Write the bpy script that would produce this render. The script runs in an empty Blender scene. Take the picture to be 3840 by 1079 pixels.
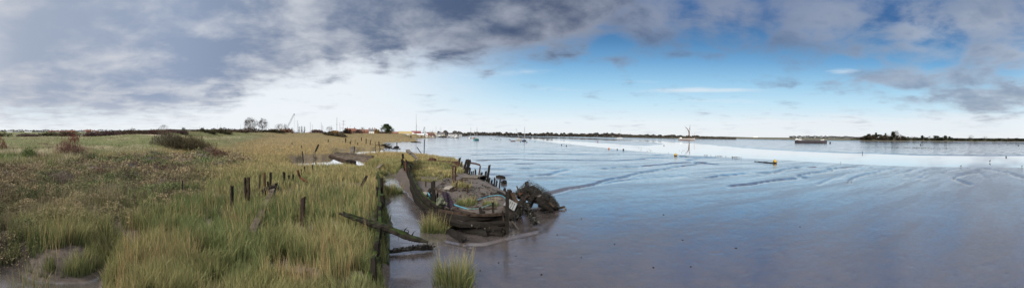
import bpy, math, random
import numpy as np
from mathutils import Vector, Matrix

random.seed(7)
rng = np.random.default_rng(7)
SC = bpy.context.scene
COL = SC.collection
R = 3840 / math.pi          # pixels per radian of the 180 degree cylindrical panorama
H = 4.5                     # eye height above the mud
YC = 505.0                  # horizon row in the middle of the picture
PHI = -14.0 / R             # slight roll of the camera
CP, SP = math.cos(PHI), math.sin(PHI)


# ------------------------------------------------------------------ picture -> place
def ray(px, py):
    az = (px - 1920.0) / R
    x, y, z = math.sin(az), math.cos(az), -(py - YC) / R
    return Vector((x * CP + z * SP, y, -x * SP + z * CP))


def P(px, py, z=0.0):
    d = ray(px, py)
    t = (z - H) / min(d.z, -1e-4)
    return Vector((d.x * t, d.y * t, z))


def PD(px, py, dist):
    d = ray(px, py)
    t = dist / math.hypot(d.x, d.y)
    return Vector((d.x * t, d.y * t, H + d.z * t))


def AT(px, dist, z=0.0):
    a = (px - 1920.0) / R
    return Vector((math.sin(a) * dist, math.cos(a) * dist, z))


def HOR(px):
    return YC + 14.0 * math.sin((px - 1920.0) / R)


# ------------------------------------------------------------------ numeric noise
def _hash(ix, iy, seed):
    h = (ix.astype(np.int64) * 374761393 + iy.astype(np.int64) * 668265263 + seed * 1442695041) & 0xFFFFFFFF
    h = ((h ^ (h >> 13)) * 1274126177) & 0xFFFFFFFF
    return ((h ^ (h >> 16)) & 0xFFFF) / 65535.0


def vnoise(x, y, seed=0):
    x = np.asarray(x, float); y = np.asarray(y, float)
    ix = np.floor(x); iy = np.floor(y)
    fx = x - ix; fy = y - iy
    fx = fx * fx * (3 - 2 * fx); fy = fy * fy * (3 - 2 * fy)
    a = _hash(ix, iy, seed); b = _hash(ix + 1, iy, seed)
    c = _hash(ix, iy + 1, seed); d = _hash(ix + 1, iy + 1, seed)
    return (a + (b - a) * fx) * (1 - fy) + (c + (d - c) * fx) * fy


def fbm(x, y, seed=0, octs=4):
    s = 0.0; a = 0.5; n = 0.0
    x = np.asarray(x, float); y = np.asarray(y, float)
    for k in range(octs):
        s = s + a * vnoise(x * 2 ** k, y * 2 ** k, seed + 17 * k)
        n += a; a *= 0.55
    return s / n


def sstep(a, b, x):
    t = np.clip((x - a) / (b - a), 0, 1)
    return t * t * (3 - 2 * t)


def sdf(poly, x, y):
    """signed distance to a closed polygon, positive inside"""
    x = np.asarray(x, float); y = np.asarray(y, float)
    d2 = np.full(x.shape, 1e18); inside = np.zeros(x.shape, bool)
    n = len(poly)
    for i in range(n):
        ax, ay = poly[i]; bx, by = poly[(i + 1) % n]
        ex, ey = bx - ax, by - ay
        L = ex * ex + ey * ey + 1e-12
        t = np.clip(((x - ax) * ex + (y - ay) * ey) / L, 0, 1)
        d2 = np.minimum(d2, (x - ax - t * ex) ** 2 + (y - ay - t * ey) ** 2)
        c = ((ay > y) != (by > y))
        with np.errstate(divide='ignore', invalid='ignore'):
            xx = (bx - ax) * (y - ay) / (by - ay if by != ay else 1e-12) + ax
        inside ^= c & (x < xx)
    return np.where(inside, 1, -1) * np.sqrt(d2)


def pldist(pl, x, y):
    """distance to an open polyline"""
    d2 = np.full(np.shape(x), 1e18)
    for (ax, ay), (bx, by) in zip(pl[:-1], pl[1:]):
        ex, ey = bx - ax, by - ay
        t = np.clip(((x - ax) * ex + (y - ay) * ey) / (ex * ex + ey * ey + 1e-12), 0, 1)
        d2 = np.minimum(d2, (x - ax - t * ex) ** 2 + (y - ay - t * ey) ** 2)
    return np.sqrt(d2)


def GP(pts, z=0.0):
    return [tuple(P(a, b, z)[:2]) for a, b in pts]


# ------------------------------------------------------------------ meshes
def np_mesh(name, V, quads=None, tris=None, col=None, smooth=False):
    me = bpy.data.meshes.new(name)
    V = np.asarray(V, np.float32)
    q = np.zeros((0, 4), np.int32) if quads is None else np.asarray(quads, np.int32)
    t = np.zeros((0, 3), np.int32) if tris is None else np.asarray(tris, np.int32)
    me.vertices.add(len(V)); me.vertices.foreach_set('co', V.ravel())
    nl = q.size + t.size
    me.loops.add(nl)
    me.loops.foreach_set('vertex_index', np.concatenate([q.ravel(), t.ravel()]).astype(np.int32))
    me.polygons.add(len(q) + len(t))
    st = np.concatenate([np.arange(len(q)) * 4, q.size + np.arange(len(t)) * 3]).astype(np.int32)
    me.polygons.foreach_set('loop_start', st)
    if smooth:
        me.polygons.foreach_set('use_smooth', np.ones(len(q) + len(t), bool))
    me.update(calc_edges=True)
    if col is not None:
        at = me.color_attributes.new('Col', 'FLOAT_COLOR', 'POINT')
        c = np.ones((len(V), 4), np.float32); c[:, :np.shape(col)[1]] = col
        at.data.foreach_set('color', c.ravel())
    return me


class MB:
    """collects shapes that become ONE mesh"""
    def __init__(s):
        s.v = []; s.f = []; s.c = []; s.cur = (1, 1, 1)

    def add(s, vs, fs):
        o = len(s.v)
        s.v += [tuple(v) for v in vs]
        s.c += [s.cur] * len(vs)
        s.f += [tuple(i + o for i in f) for f in fs]

    def box(s, c, size, rz=0.0):
        x, y, z = [k / 2 for k in size]
        M = Matrix.Translation(Vector(c)) @ Matrix.Rotation(rz, 4, 'Z')
        vs = [M @ Vector((a * x, b * y, d * z)) for d in (-1, 1) for a, b in ((-1, -1), (1, -1), (1, 1), (-1, 1))]
        s.add(vs, [(3, 2, 1, 0), (4, 5, 6, 7), (0, 1, 5, 4), (1, 2, 6, 5), (2, 3, 7, 6), (3, 0, 4, 7)])

    def sweep(s, pts, rad, n=4, jit=0.0, flat=1.0, up=None, taper=None, capjit=0.0, seg=0.0):
        """section of n sides swept along pts; rad a number or list; jit roughens it; flat squashes the second axis"""
        pts = [Vector(p) for p in pts]
        if seg > 0:
            rl = list(rad) if isinstance(rad, (list, tuple)) else [rad] * len(pts)
            rl = [float(np.interp(i / max(1, len(pts) - 1), np.linspace(0, 1, len(rl)), rl)) for i in range(len(pts))]
            q = [pts[0]]; rq = [rl[0]]
            for a, b, ra, rb in zip(pts[:-1], pts[1:], rl[:-1], rl[1:]):
                k = max(1, int((b - a).length / seg))
                q += [a.lerp(b, (i + 1) / k) for i in range(k)]; rq += [ra + (rb - ra) * (i + 1) / k for i in range(k)]
            pts, rad = q, rq
        m = len(pts)
        rad = list(rad) if isinstance(rad, (list, tuple)) else [rad] * m
        up = Vector(up) if up is not None else None
        vs = []
        for i, p in enumerate(pts):
            d = (pts[min(i + 1, m - 1)] - pts[max(i - 1, 0)]).normalized()
            ref = up if up is not None else (Vector((0, 0, 1)) if abs(d.z) < 0.8 else Vector((0, 1, 0)))
            a = d.cross(ref)
            if a.length < 1e-4:
                a = d.cross(Vector((1, 0, 0)))
            a.normalize(); b = a.cross(d).normalized()
            for k in range(n):
                th = 2 * math.pi * (k + 0.5) / n
                rr = rad[i] * (1 + random.uniform(-jit, jit))
                e = d * (random.uniform(-1, 1) * capjit) if i in (0, m - 1) else Vector((0, 0, 0))
                vs.append(p + a * (math.cos(th) * rr) + b * (math.sin(th) * rr * flat) + e)
        fs = []
        for i in range(m - 1):
            for k in range(n):
                fs.append((i * n + k, i * n + (k + 1) % n, (i + 1) * n + (k + 1) % n, (i + 1) * n + k))
        fs.append(tuple(range(n - 1, -1, -1))); fs.append(tuple((m - 1) * n + k for k in range(n)))
        s.add(vs, fs)

    def timber(s, p, q, w, t=None, jit=0.12, broken=0.15, up=None):
        """old squared timber with a splintered end"""
        p, q = Vector(p), Vector(q)
        t = t or w
        L = (q - p).length
        k = max(3, min(14, int(L / max(w, 0.12))))
        n = 8
        d = (q - p).normalized()
        ref = Vector(up) if up is not None else (Vector((0, 0, 1)) if abs(d.z) < 0.8 else Vector((0, 1, 0)))
        a = d.cross(ref).normalized(); b = a.cross(d).normalized()
        sec = [(-1, -1), (0, -1.04), (1, -1), (1.04, 0), (1, 1), (0, 1.04), (-1, 1), (-1.04, 0)]
        vs = []
        bow = a * random.uniform(-.05, .05) * w + b * random.uniform(-.05, .05) * w
        for i in range(k + 1):
            f = i / k
            c = p.lerp(q, f) + bow * math.sin(f * math.pi) * 3
            for (u, v) in sec:
                u2 = u * w / 2 * (1 + random.uniform(-jit, jit)); v2 = v * t / 2 * (1 + random.uniform(-jit, jit))
                e = d * random.uniform(-broken, broken * .3) * min(1.5, w * 3) if i == k else Vector((0, 0, 0))
                vs.append(c + a * u2 + b * v2 + e)
        fs = []
        for i in range(k):
            for j in range(n):
                fs.append((i * n + j, i * n + (j + 1) % n, (i + 1) * n + (j + 1) % n, (i + 1) * n + j))
        o = len(vs)
        vs.append(p); vs.append(q - d * broken * w)
        for j in range(n):
            fs.append(((j + 1) % n, j, o)); fs.append((k * n + j, k * n + (j + 1) % n, o + 1))
        s.add(vs, fs)

    def loft(s, rings, close=True, caps=True):
        n = len(rings[0]); vs = [v for r in rings for v in r]; fs = []
        for i in range(len(rings) - 1):
            for k in range(n if close else n - 1):
                fs.append((i * n + k, i * n + (k + 1) % n, (i + 1) * n + (k + 1) % n, (i + 1) * n + k))
        if caps:
            fs.append(tuple(range(n - 1, -1, -1))); fs.append(tuple((len(rings) - 1) * n + k for k in range(n)))
        s.add(vs, fs)

    def ball(s, c, r, n=8, m=6, sq=(1, 1, 1), jit=0.0):
        c = Vector(c); rings = []
        for i in range(m + 1):
            th = math.pi * (i + .02) / (m + .04)
            rings.append([c + Vector((math.sin(th) * math.cos(2 * math.pi * k / n) * r * sq[0] * (1 + random.uniform(-jit, jit)),
                                      math.sin(th) * math.sin(2 * math.pi * k / n) * r * sq[1] * (1 + random.uniform(-jit, jit)),
                                      -math.cos(th) * r * sq[2] * (1 + random.uniform(-jit, jit)))) for k in range(n)])
        s.loft(rings)

    def quad(s, a, b, c, d):
        s.add([a, b, c, d], [(0, 1, 2, 3)])

    def build(s, name, mat, parent=None, loc=(0, 0, 0), rz=0.0, smooth=False, colors=False):
        me = bpy.data.meshes.new(name)
        me.from_pydata(s.v, [], s.f)
        if smooth:
            me.polygons.foreach_set('use_smooth', [True] * len(me.polygons))
        if colors:
            at = me.color_attributes.new('Col', 'FLOAT_COLOR', 'POINT')
            at.data.foreach_set('color', [x for c in s.c for x in (*c, 1.0)])
        me.update()
        return put(name, me, mat, parent, loc, rz)


def put(name, me, mat, parent=None, loc=(0, 0, 0), rz=0.0):
    o = bpy.data.objects.new(name, me)
    if mat is not None:
        me.materials.append(mat)
    COL.objects.link(o)
    o.location = loc; o.rotation_euler = (0, 0, rz)
    if parent is not None:
        o.parent = parent
    return o


def tag(o, label=None, cat=None, group=None, kind=None):
    if label: o['label'] = label
    if cat: o['category'] = cat
    if group: o['group'] = group
    if kind: o['kind'] = kind
    return o


def empty(name, loc=(0, 0, 0), rz=0.0):
    o = bpy.data.objects.new(name, None)
    COL.objects.link(o); o.location = loc; o.rotation_euler = (0, 0, rz)
    o.empty_display_size = 0.2
    return o


def dup(root, loc, rz, label=None, scale=None):
    r = root.copy(); COL.objects.link(r); r.location = loc; r.rotation_euler = (0, 0, rz)
    if scale is not None: r.scale = scale if hasattr(scale, '__len__') else (scale,) * 3
    if label: r['label'] = label
    for ch in list(root.children):
        c = ch.copy(); COL.objects.link(c); c.parent = r
        for g in list(ch.children):
            d = g.copy(); COL.objects.link(d); d.parent = c
    return r


# ------------------------------------------------------------------ materials
class NT:
    def __init__(s, tree):
        s.t = tree

    def n(s, kind, **kw):
        o = s.t.nodes.new(kind)
        for k, v in kw.items():
            if k.startswith('i_'):
                key = k[2:].replace('_', ' ')
                o.inputs[int(key) if key.isdigit() else key].default_value = v
            else:
                setattr(o, k, v)
        return o

    def l(s, a, b):
        s.t.links.new(a, b)

    def m(s, op, a, b=None, c=None, clamp=False):
        o = s.t.nodes.new('ShaderNodeMath'); o.operation = op; o.use_clamp = clamp
        for i, v in enumerate((a, b, c)):
            if v is None: continue
            if isinstance(v, (int, float)): o.inputs[i].default_value = v
            else: s.t.links.new(v, o.inputs[i])
        return o.outputs[0]

    def mix(s, f, a, b, blend='MIX'):
        o = s.t.nodes.new('ShaderNodeMix'); o.data_type = 'RGBA'; o.blend_type = blend
        for sock, v in ((o.inputs[0], f), (o.inputs[6], a), (o.inputs[7], b)):
            if isinstance(v, (int, float)): sock.default_value = v
            elif isinstance(v, (tuple, list)): sock.default_value = (*v[:3], 1)
            else: s.t.links.new(v, sock)
        return o.outputs[2]

    def ramp(s, f, stops, interp='LINEAR'):
        o = s.t.nodes.new('ShaderNodeValToRGB'); cr = o.color_ramp; cr.interpolation = interp
        while len(cr.elements) < len(stops): cr.elements.new(0.5)
        for e, (p, c) in zip(cr.elements, stops):
            e.position = p
            e.color = (*c[:3], 1) if isinstance(c, (tuple, list)) else (c, c, c, 1)
        s.t.links.new(f, o.inputs[0])
        return o.outputs[0]

    def noise(s, vec, scale, detail=4, rough=0.55, dist=0.0):
        o = s.t.nodes.new('ShaderNodeTexNoise')
        o.inputs['Scale'].default_value = scale; o.inputs['Detail'].default_value = detail
        o.inputs['Roughness'].default_value = rough; o.inputs['Distortion'].default_value = dist
        if vec is not None: s.t.links.new(vec, o.inputs['Vector'])
        return o.outputs[0]

    def maprange(s, v, a, b, c=0.0, d=1.0, smooth=True):
        o = s.t.nodes.new('ShaderNodeMapRange')
        o.interpolation_type = 'SMOOTHSTEP' if smooth else 'LINEAR'
        s.t.links.new(v, o.inputs[0])
        for i, k in enumerate((a, b, c, d)): o.inputs[i + 1].default_value = k
        return o.outputs[0]


def new_mat(name):
    m = bpy.data.materials.new(name); m.use_nodes = True
    t = NT(m.node_tree)
    bs = m.node_tree.nodes['Principled BSDF']
    return m, t, bs


def mat(name, c1, c2=None, rough=0.7, scale=3.0, bump=0.0, stretch=(1, 1, 1), spec=0.3, moss=None, mossamt=0.5, metallic=0.0, bscale=None, lo=0.35, hi=0.65):
    """two-tone noisy surface, optional moss that grows in patches and on tops"""
    m, t, bs = new_mat(name)
    tc = t.n('ShaderNodeTexCoord'); mp = t.n('ShaderNodeMapping'); mp.inputs['Scale'].default_value = stretch
    t.l(tc.outputs['Object'], mp.inputs['Vector'])
    nz = t.noise(mp.outputs[0], scale, 6, 0.62)
    col = t.ramp(nz, [(lo, c1), (hi, c2 or c1)])
    if moss:
        g = t.n('ShaderNodeNewGeometry'); sep = t.n('ShaderNodeSeparateXYZ'); t.l(g.outputs['Normal'], sep.inputs[0])
        n2 = t.noise(tc.outputs['Object'], 2.2, 4)
        f = t.m('ADD', t.m('MULTIPLY', sep.outputs[2], 0.35), t.m('MULTIPLY', n2, 1.6))
        f = t.maprange(f, 1.15 - mossamt * .6, 1.45 - mossamt * .6)
        col = t.mix(f, col, moss)
    t.l(col, bs.inputs['Base Color'])
    bs.inputs['Roughness'].default_value = rough
    bs.inputs['Specular IOR Level'].default_value = spec
    bs.inputs['Metallic'].default_value = metallic
    if bump:
        b = t.n('ShaderNodeBump'); b.inputs['Strength'].default_value = bump; b.inputs['Distance'].default_value = 0.05
        t.l(t.noise(mp.outputs[0], bscale or scale * 3, 5, 0.65), b.inputs['Height']); t.l(b.outputs[0], bs.inputs['Normal'])
    return m


def leaf_mat(name, trans=0.25, rough=0.6, spec=0.15):
    """colour from the vertex attribute Col, thin leaves let some light through"""
    m, t, bs = new_mat(name)
    a = t.n('ShaderNodeAttribute', attribute_name='Col')
    t.l(a.outputs['Color'], bs.inputs['Base Color'])
    bs.inputs['Roughness'].default_value = rough; bs.inputs['Specular IOR Level'].default_value = spec
    if trans > 0:
        tr = t.n('ShaderNodeBsdfTranslucent'); t.l(a.outputs['Color'], tr.inputs[0])
        mx = t.n('ShaderNodeMixShader'); mx.inputs[0].default_value = trans
        t.l(bs.outputs[0], mx.inputs[1]); t.l(tr.outputs[0], mx.inputs[2])
        t.l(mx.outputs[0], m.node_tree.nodes['Material Output'].inputs[0])
    return m
# ------------------------------------------------------------------ camera
cam = bpy.data.cameras.new('camera')
cam.type = 'PANO'; cam.panorama_type = 'CENTRAL_CYLINDRICAL'
cam.central_cylindrical_range_u_min = -math.pi / 2; cam.central_cylindrical_range_u_max = math.pi / 2
cam.central_cylindrical_range_v_min = -(1079 - YC) / R; cam.central_cylindrical_range_v_max = YC / R
cam.central_cylindrical_radius = 1.0
cam.clip_start = 0.05; cam.clip_end = 30000
camo = bpy.data.objects.new('camera', cam); COL.objects.link(camo)
camo.matrix_world = Matrix.Translation((0, 0, H)) @ Matrix.Rotation(PHI, 4, 'Y') @ Matrix.Rotation(math.radians(90), 4, 'X')
SC.camera = camo

# ------------------------------------------------------------------ sun and sky
SUN_EL, SUN_AZ = 38.0, -155.0        # soft sun through cloud, over the left shoulder
sl = bpy.data.lights.new('sun', 'SUN'); sl.energy = 4.2; sl.angle = math.radians(20); sl.color = (1.0, 0.95, 0.87)
so = bpy.data.objects.new('sun', sl); COL.objects.link(so)
sd = Vector((math.sin(math.radians(SUN_AZ)) * math.cos(math.radians(SUN_EL)), math.cos(math.radians(SUN_AZ)) * math.cos(math.radians(SUN_EL)), math.sin(math.radians(SUN_EL))))
so.rotation_euler = (-sd).to_track_quat('-Z', 'Y').to_euler()
so.location = (0, 0, 60)

W = bpy.data.worlds.new('World'); SC.world = W; W.use_nodes = True
t = NT(W.node_tree); W.node_tree.nodes.clear()
out = t.n('ShaderNodeOutputWorld'); bg = t.n('ShaderNodeBackground'); bg.inputs[1].default_value = 0.1
t.l(bg.outputs[0], out.inputs[0])
sky = t.n('ShaderNodeTexSky'); sky.sky_type = 'NISHITA'; sky.sun_disc = False
sky.sun_elevation = math.radians(SUN_EL); sky.sun_rotation = math.radians(SUN_AZ)
sky.air_density = 1.0; sky.dust_density = 0.6; sky.ozone_density = 2.0
tc = t.n('ShaderNodeTexCoord'); nrm = t.n('ShaderNodeVectorMath', operation='NORMALIZE'); t.l(tc.outputs['Generated'], nrm.inputs[0])
sx = t.n('ShaderNodeSeparateXYZ'); t.l(nrm.outputs[0], sx.inputs[0])
X, Y, Z = sx.outputs
EL = t.m('MULTIPLY', t.m('ARCSINE', Z), 180 / math.pi)
AZ = t.m('MULTIPLY', t.m('ARCTAN2', X, Y), 180 / math.pi)
den = t.m('ADD', t.m('MAXIMUM', Z, 0.0), 0.10)
cv = t.n('ShaderNodeCombineXYZ'); t.l(t.m('DIVIDE', X, den), cv.inputs[0]); t.l(t.m('DIVIDE', Y, den), cv.inputs[1])
PV = cv.outputs[0]
# stretched direction for wisps that lie along the horizon
wv = t.n('ShaderNodeCombineXYZ'); t.l(t.m('MULTIPLY', AZ, 0.05), wv.inputs[0]); t.l(t.m('MULTIPLY', EL, 0.45), wv.inputs[1])
n_big = t.noise(PV, 0.9, 6, 0.54, 0.4)
n_mid = t.noise(PV, 2.0, 6, 0.55, 0.3)
pv2 = t.n('ShaderNodeVectorMath', operation='ADD'); t.l(nrm.outputs[0], pv2.inputs[0]); pv2.inputs[1].default_value = (3.1, 1.7, 0.4)
sq = t.n('ShaderNodeVectorMath', operation='MULTIPLY'); t.l(pv2.outputs[0], sq.inputs[0]); sq.inputs[1].default_value = (1, 1, 1.9)
n_puff = t.noise(sq.outputs[0], 6.5, 7, 0.58, 0.25)
n_wisp = t.noise(wv.outputs[0], 1.6, 6, 0.6, 0.4)

# clear sky: Nishita for the light, graded with height as in the winter afternoon of the photograph
grade = t.ramp(t.m('DIVIDE', EL, 40.0, clamp=True), [(0.0, (8.6, 9.0, 9.4)), (2.5 / 40, (8.1, 8.9, 9.5)), (6 / 40, (5.4, 7.8, 9.3)), (9.5 / 40, (3.2, 6.0, 8.4)), (13 / 40, (1.6, 3.9, 6.7)), (16 / 40, (.85, 2.5, 5.0)), (20 / 40, (.45, 1.4, 3.4)), (26 / 40, (.40, 1.3, 3.4)), (1.0, (.6, 1.6, 3.6))])
clear = t.mix(0.94, sky.outputs[0], grade)
pale = t.m('MULTIPLY', t.maprange(t.m('ABSOLUTE', t.m('SUBTRACT', AZ, -38.0)), 8.0, 46.0, 1.0, 0.0), 0.92)
clear = t.mix(pale, clear, (8.7, 9.1, 9.5))


def edge(stops):           # table az -> elevation of the lower edge of the cloud deck
    return t.m('MULTIPLY', t.ramp(t.m('DIVIDE', t.m('ADD', AZ, 180.0), 360.0), [((a + 180) / 360, e / 40) for a, e in stops]), 40.0)


def blob(a, e, ra, re, w=1.0):
    u = t.m('POWER', t.m('ABSOLUTE', t.m('DIVIDE', t.m('SUBTRACT', AZ, a), ra)), 2.0)
    v = t.m('POWER', t.m('ABSOLUTE', t.m('DIVIDE', t.m('SUBTRACT', EL, e), re)), 2.0)
    return t.m('MULTIPLY', t.m('EXPONENT', t.m('MULTIPLY', t.m('ADD', u, v), -1.0)), w)


def az_ramp(stops):
    return t.ramp(t.m('DIVIDE', t.m('ADD', AZ, 180.0), 360.0), [((a + 180) / 360, c) for a, c in stops])


tex = t.m('ADD', t.m('MULTIPLY', t.m('SUBTRACT', n_puff, 0.5), 1.0), t.m('MULTIPLY', t.m('SUBTRACT', n_mid, 0.5), 1.0))     # about -.3 .. .3
deck_edge = edge([(-180, 1.5), (-90, 1.2), (-57, 1.8), (-51, 3.0), (-45, 6.2), (-39, 9.2), (-27, 11.4), (-8, 12.0), (2, 13.0), (7, 13.2), (13, 15.0), (18, 18.5), (25, 24), (32, 33), (180, 36)])
dk = t.m('ADD', t.m('DIVIDE', t.m('SUBTRACT', EL, deck_edge), 4.0), t.m('MULTIPLY', tex, 1.9))
deck = t.maprange(dk, -0.45, 0.85)
blobs = None
for b in [(24, 20.5, 8.5, 5.0, 1.05), (38, 21, 8, 4.2, 1.05), (41, 17.0, 6, 2.6, .6), (53, 20, 12, 5.5, 1.05), (62, 15.5, 6, 2.2, .6), (73, 18, 9, 5.0, .9), (84, 21, 10, 6, 1.0),
          (72, 10.3, 20, 2.6, .85), (84, 7.6, 15, 4.5, .85), (58, 9.5, 10, 1.8, .55), (66, 15, 5, 1.8, .5), (86, 14, 8, 4, .85), (60, 27, 40, 4.5, .85), (30, 14, 8, 1.0, .4), (18, 12.8, 5, 1.0, .5)]:
    v = blob(*b); blobs = v if blobs is None else t.m('MAXIMUM', blobs, v)
pf = t.m('ADD', t.m('MULTIPLY', blobs, 1.15), t.m('MULTIPLY', tex, 2.1))
puff = t.m('MULTIPLY', t.maprange(pf, 0.12, 1.15), 0.85)
wis = None
for b in [(33, 8.1, 13, .5, 1.0), (56, 2.6, 17, 1.5, 1.1), (-3, 8.0, 14, 1.0, .5), (-32, 5, 14, 2.5, .4), (35, 6.2, 12, .8, .4), (78, 3.2, 18, 2.0, .9), (-8, 11, 12, 1, .6), (58, 11.6, 4, .6, .8), (22, 9.6, 5, .5, .6)]:
    v = blob(*b); wis = v if wis is None else t.m('MAXIMUM', wis, v)
wisp = t.m('MULTIPLY', t.maprange(t.m('ADD', wis, t.m('MULTIPLY', t.m('SUBTRACT', n_wisp, 0.5), 2.0)), 0.25, 1.15), 0.6)

# cloud colours (before the 0.1 of the background)
dark_az = az_ramp([(-180, (3.2, 3.5, 4.2)), (-90, (3.7, 4.3, 5.4)), (-58, (2.9, 3.6, 5.0)), (-25, (1.1, 1.6, 2.7)), (8, (.52, .82, 1.6)), (35, (.85, 1.4, 2.6)), (75, (2.2, 2.9, 4.1)), (90, (1.9, 2.5, 3.6))])
light_az = az_ramp([(-180, (6.0, 6.2, 6.6)), (-90, (5.6, 5.8, 6.4)), (-50, (6.6, 6.9, 7.4)), (-15, (3.9, 4.3, 5.1)), (10, (2.9, 3.25, 4.1)), (45, (2.6, 3.1, 4.3)), (75, (4.6, 5.1, 6.0)), (90, (4.6, 5.0, 5.8))])
shade = t.m('ADD', t.m('MULTIPLY', t.m('SUBTRACT', n_big, 0.5), 1.7), t.m('MULTIPLY', tex, 1.3))
depth = t.m('MULTIPLY', t.m('MAXIMUM', t.m('MINIMUM', dk, 2.4), -0.5), 0.10)
thick = t.maprange(t.m('ADD', shade, depth), -0.42, 0.55)
thick = t.m('MULTIPLY', thick, t.maprange(t.m('MAXIMUM', dk, t.m('MULTIPLY', blobs, 1.3)), -0.2, 0.95, 0.25, 1.0))
ccol = t.mix(thick, light_az, dark_az)
lowlight = t.maprange(EL, 0.5, 7.0, 0.75, 0.0)
ccol = t.mix(lowlight, ccol, (6.9, 7.2, 7.7))
sk = t.mix(wisp, clear, (8.2, 8.6, 9.0))
sk = t.mix(puff, sk, ccol)
sk = t.mix(deck, sk, ccol)
# brighter unseen sky overhead and behind the viewer, added to light the grass
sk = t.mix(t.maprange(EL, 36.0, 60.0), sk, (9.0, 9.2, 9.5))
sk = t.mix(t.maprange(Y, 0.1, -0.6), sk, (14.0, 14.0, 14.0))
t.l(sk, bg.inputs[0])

# ------------------------------------------------------------------ render settings
SC.view_settings.view_transform = 'Standard'; SC.view_settings.look = 'None'
SC.view_settings.exposure = 0.0; SC.view_settings.gamma = 1.0
SC.render.engine = 'CYCLES'
cy = SC.cycles
cy.max_bounces = 5; cy.diffuse_bounces = 2; cy.glossy_bounces = 3; cy.transmission_bounces = 3; cy.transparent_max_bounces = 6
cy.use_denoising = True; cy.denoiser = 'OPENIMAGEDENOISE'; cy.denoising_prefilter = 'ACCURATE'; cy.use_adaptive_sampling = False
cy.caustics_reflective = False; cy.caustics_refractive = False
W.cycles.sampling_method = 'MANUAL'; W.cycles.sample_map_resolution = 512
# ------------------------------------------------------------------ the lie of the land (picture corners turned into places)
A_EDGE = GP([(1385, 1500), (1392, 1250), (1400, 1079), (1420, 900), (1424, 760), (1428, 690), (1438, 662), (1418, 652), (1385, 640), (1345, 640), (1270, 636), (1200, 630), (1120, 630), (1085, 622), (1066, 604),
             (1085, 592), (1150, 588), (1235, 584), (1255, 574), (1245, 562), (1262, 556), (1330, 557), (1400, 553), (1436, 553), (1432, 541), (1424, 533), (1480, 532), (1530, 531.5), (1557, 528.5), (1556, 523.5), (1530, 521), (1548, 517)], 0.3)
LAND = A_EDGE + [tuple(AT(1562, 300)[:2]), tuple(AT(1640, 430)[:2]), tuple(AT(1680, 700)[:2]), tuple(AT(1690, 1500)[:2]), tuple(AT(1650, 9000)[:2]), tuple(AT(600, 12000)[:2]), (-12000, 0), (-12000, -9000), (0, -9000), (0, -300), (-2.5, 0)]
B_LAND = GP([(1350, 583), (1400, 579), (1450, 577), (1500, 579), (1590, 586), (1650, 595), (1708, 608), (1726, 620), (1700, 622), (1545, 650), (1500, 648), (1470, 640), (1425, 636), (1388, 612), (1402, 594), (1370, 585)], 0.3)
HOLD = GP([(1545, 612), (1715, 607), (1735, 640), (1690, 662), (1640, 690), (1600, 690), (1558, 676)], 0.8)
MUD1 = GP([(-400, 985), (-100, 975), (40, 972), (120, 985), (180, 1010), (300, 1015), (350, 990), (375, 965), (440, 950), (462, 985), (455, 1040), (450, 1079), (440, 1500), (-900, 1500)], 0.1)
MUD2 = GP([(1005, 1047), (1060, 1037), (1150, 1045), (1190, 1060), (1210, 1110), (1000, 1110)], 0.2)
MUD3 = GP([(0, 860), (60, 850), (160, 818), (175, 830), (60, 880), (0, 885)], 0.5)
SCRUB = GP([(-700, 700), (-300, 640), (0, 618), (200, 602), (480, 580), (760, 566), (900, 570), (930, 590), (880, 625), (800, 655), (700, 705), (560, 752), (420, 800), (300, 815), (150, 835), (0, 868), (-400, 930), (-900, 960)], 1.0)
UPL = GP([(-1500, 800), (-300, 640), (0, 618), (200, 602), (480, 580), (700, 562), (880, 556), (930, 540), (960, 528)], 1.0) + [tuple(AT(1000, 232)[:2]), tuple(AT(900, 600)[:2]), tuple(AT(600, 9000)[:2]), (-12000, 0), (-300, -300)]
WALLPL = [tuple(AT(px, d)[:2]) for px, d in ((640, 150), (800, 195), (1000, 232), (1200, 262), (1400, 285), (1520, 300), (1560, 330))]
HULL_IN = [(-14.0, 40), (-12, 32), (-9.2, 26), (-6.3, 20.8), (-4.4, 17.8), (-2.3, 15.6), (-.3, 15.0), (.4, 18), (.6, 21.5), (-.9, 25), (-2.6, 29), (-4.4, 33), (-6.2, 38), (-10, 41)]
MOUND = GP([(1925, 800), (1950, 740), (1940, 700), (1985, 690), (2040, 715), (2085, 765), (2090, 785), (2040, 790), (1990, 815)], 0.2)
CHAN = GP([(1840, 511), (1899, 514), (1974, 519.5), (2048, 531), (2123, 539.5), (2200, 548), (2338, 561.5), (2476, 572.6), (2614, 582), (2750, 590.5), (2810, 594), (2954, 600), (3120, 609), (3250, 617), (3442, 624), (3619, 626), (3840, 628), (4200, 622),
           (4200, 580), (3840, 584), (3442, 581), (3266, 575), (3098, 570.5), (2976, 565), (2833, 557), (2700, 547), (2600, 537), (2526, 532), (2480, 529), (2338, 523), (2200, 518), (2050, 514), (1974, 512), (1899, 510)], -0.1)
ISLE = GP([(2040, 519), (2120, 526), (2200, 532.5), (2338, 542), (2435, 545.5), (2470, 542), (2487, 538), (2462, 534), (2400, 530), (2338, 527), (2200, 523), (2100, 519.5)], -0.1)
LAGOON = GP([(280, 503), (345, 500), (365, 503), (350, 508.5), (300, 508.5)], 0.3)
CREEK = GP([(1075, 598), (1090, 594), (1150, 590), (1235, 587), (1258, 577), (1250, 564), (1265, 558), (1330, 559), (1395, 556), (1440, 558), (1440, 577), (1345, 583), (1380, 596), (1370, 620), (1330, 634), (1240, 628), (1120, 624), (1080, 612)], 0.0)
FAR_EDGE = [(1690, 1750), (1800, 1650), (2000, 1500), (2200, 1150), (2340, 1000), (2480, 800), (2600, 690), (2750, 600), (2900, 520), (3050, 470), (3250, 425), (3500, 365), (3840, 325), (4200, 310), (4800, 330)]
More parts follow.
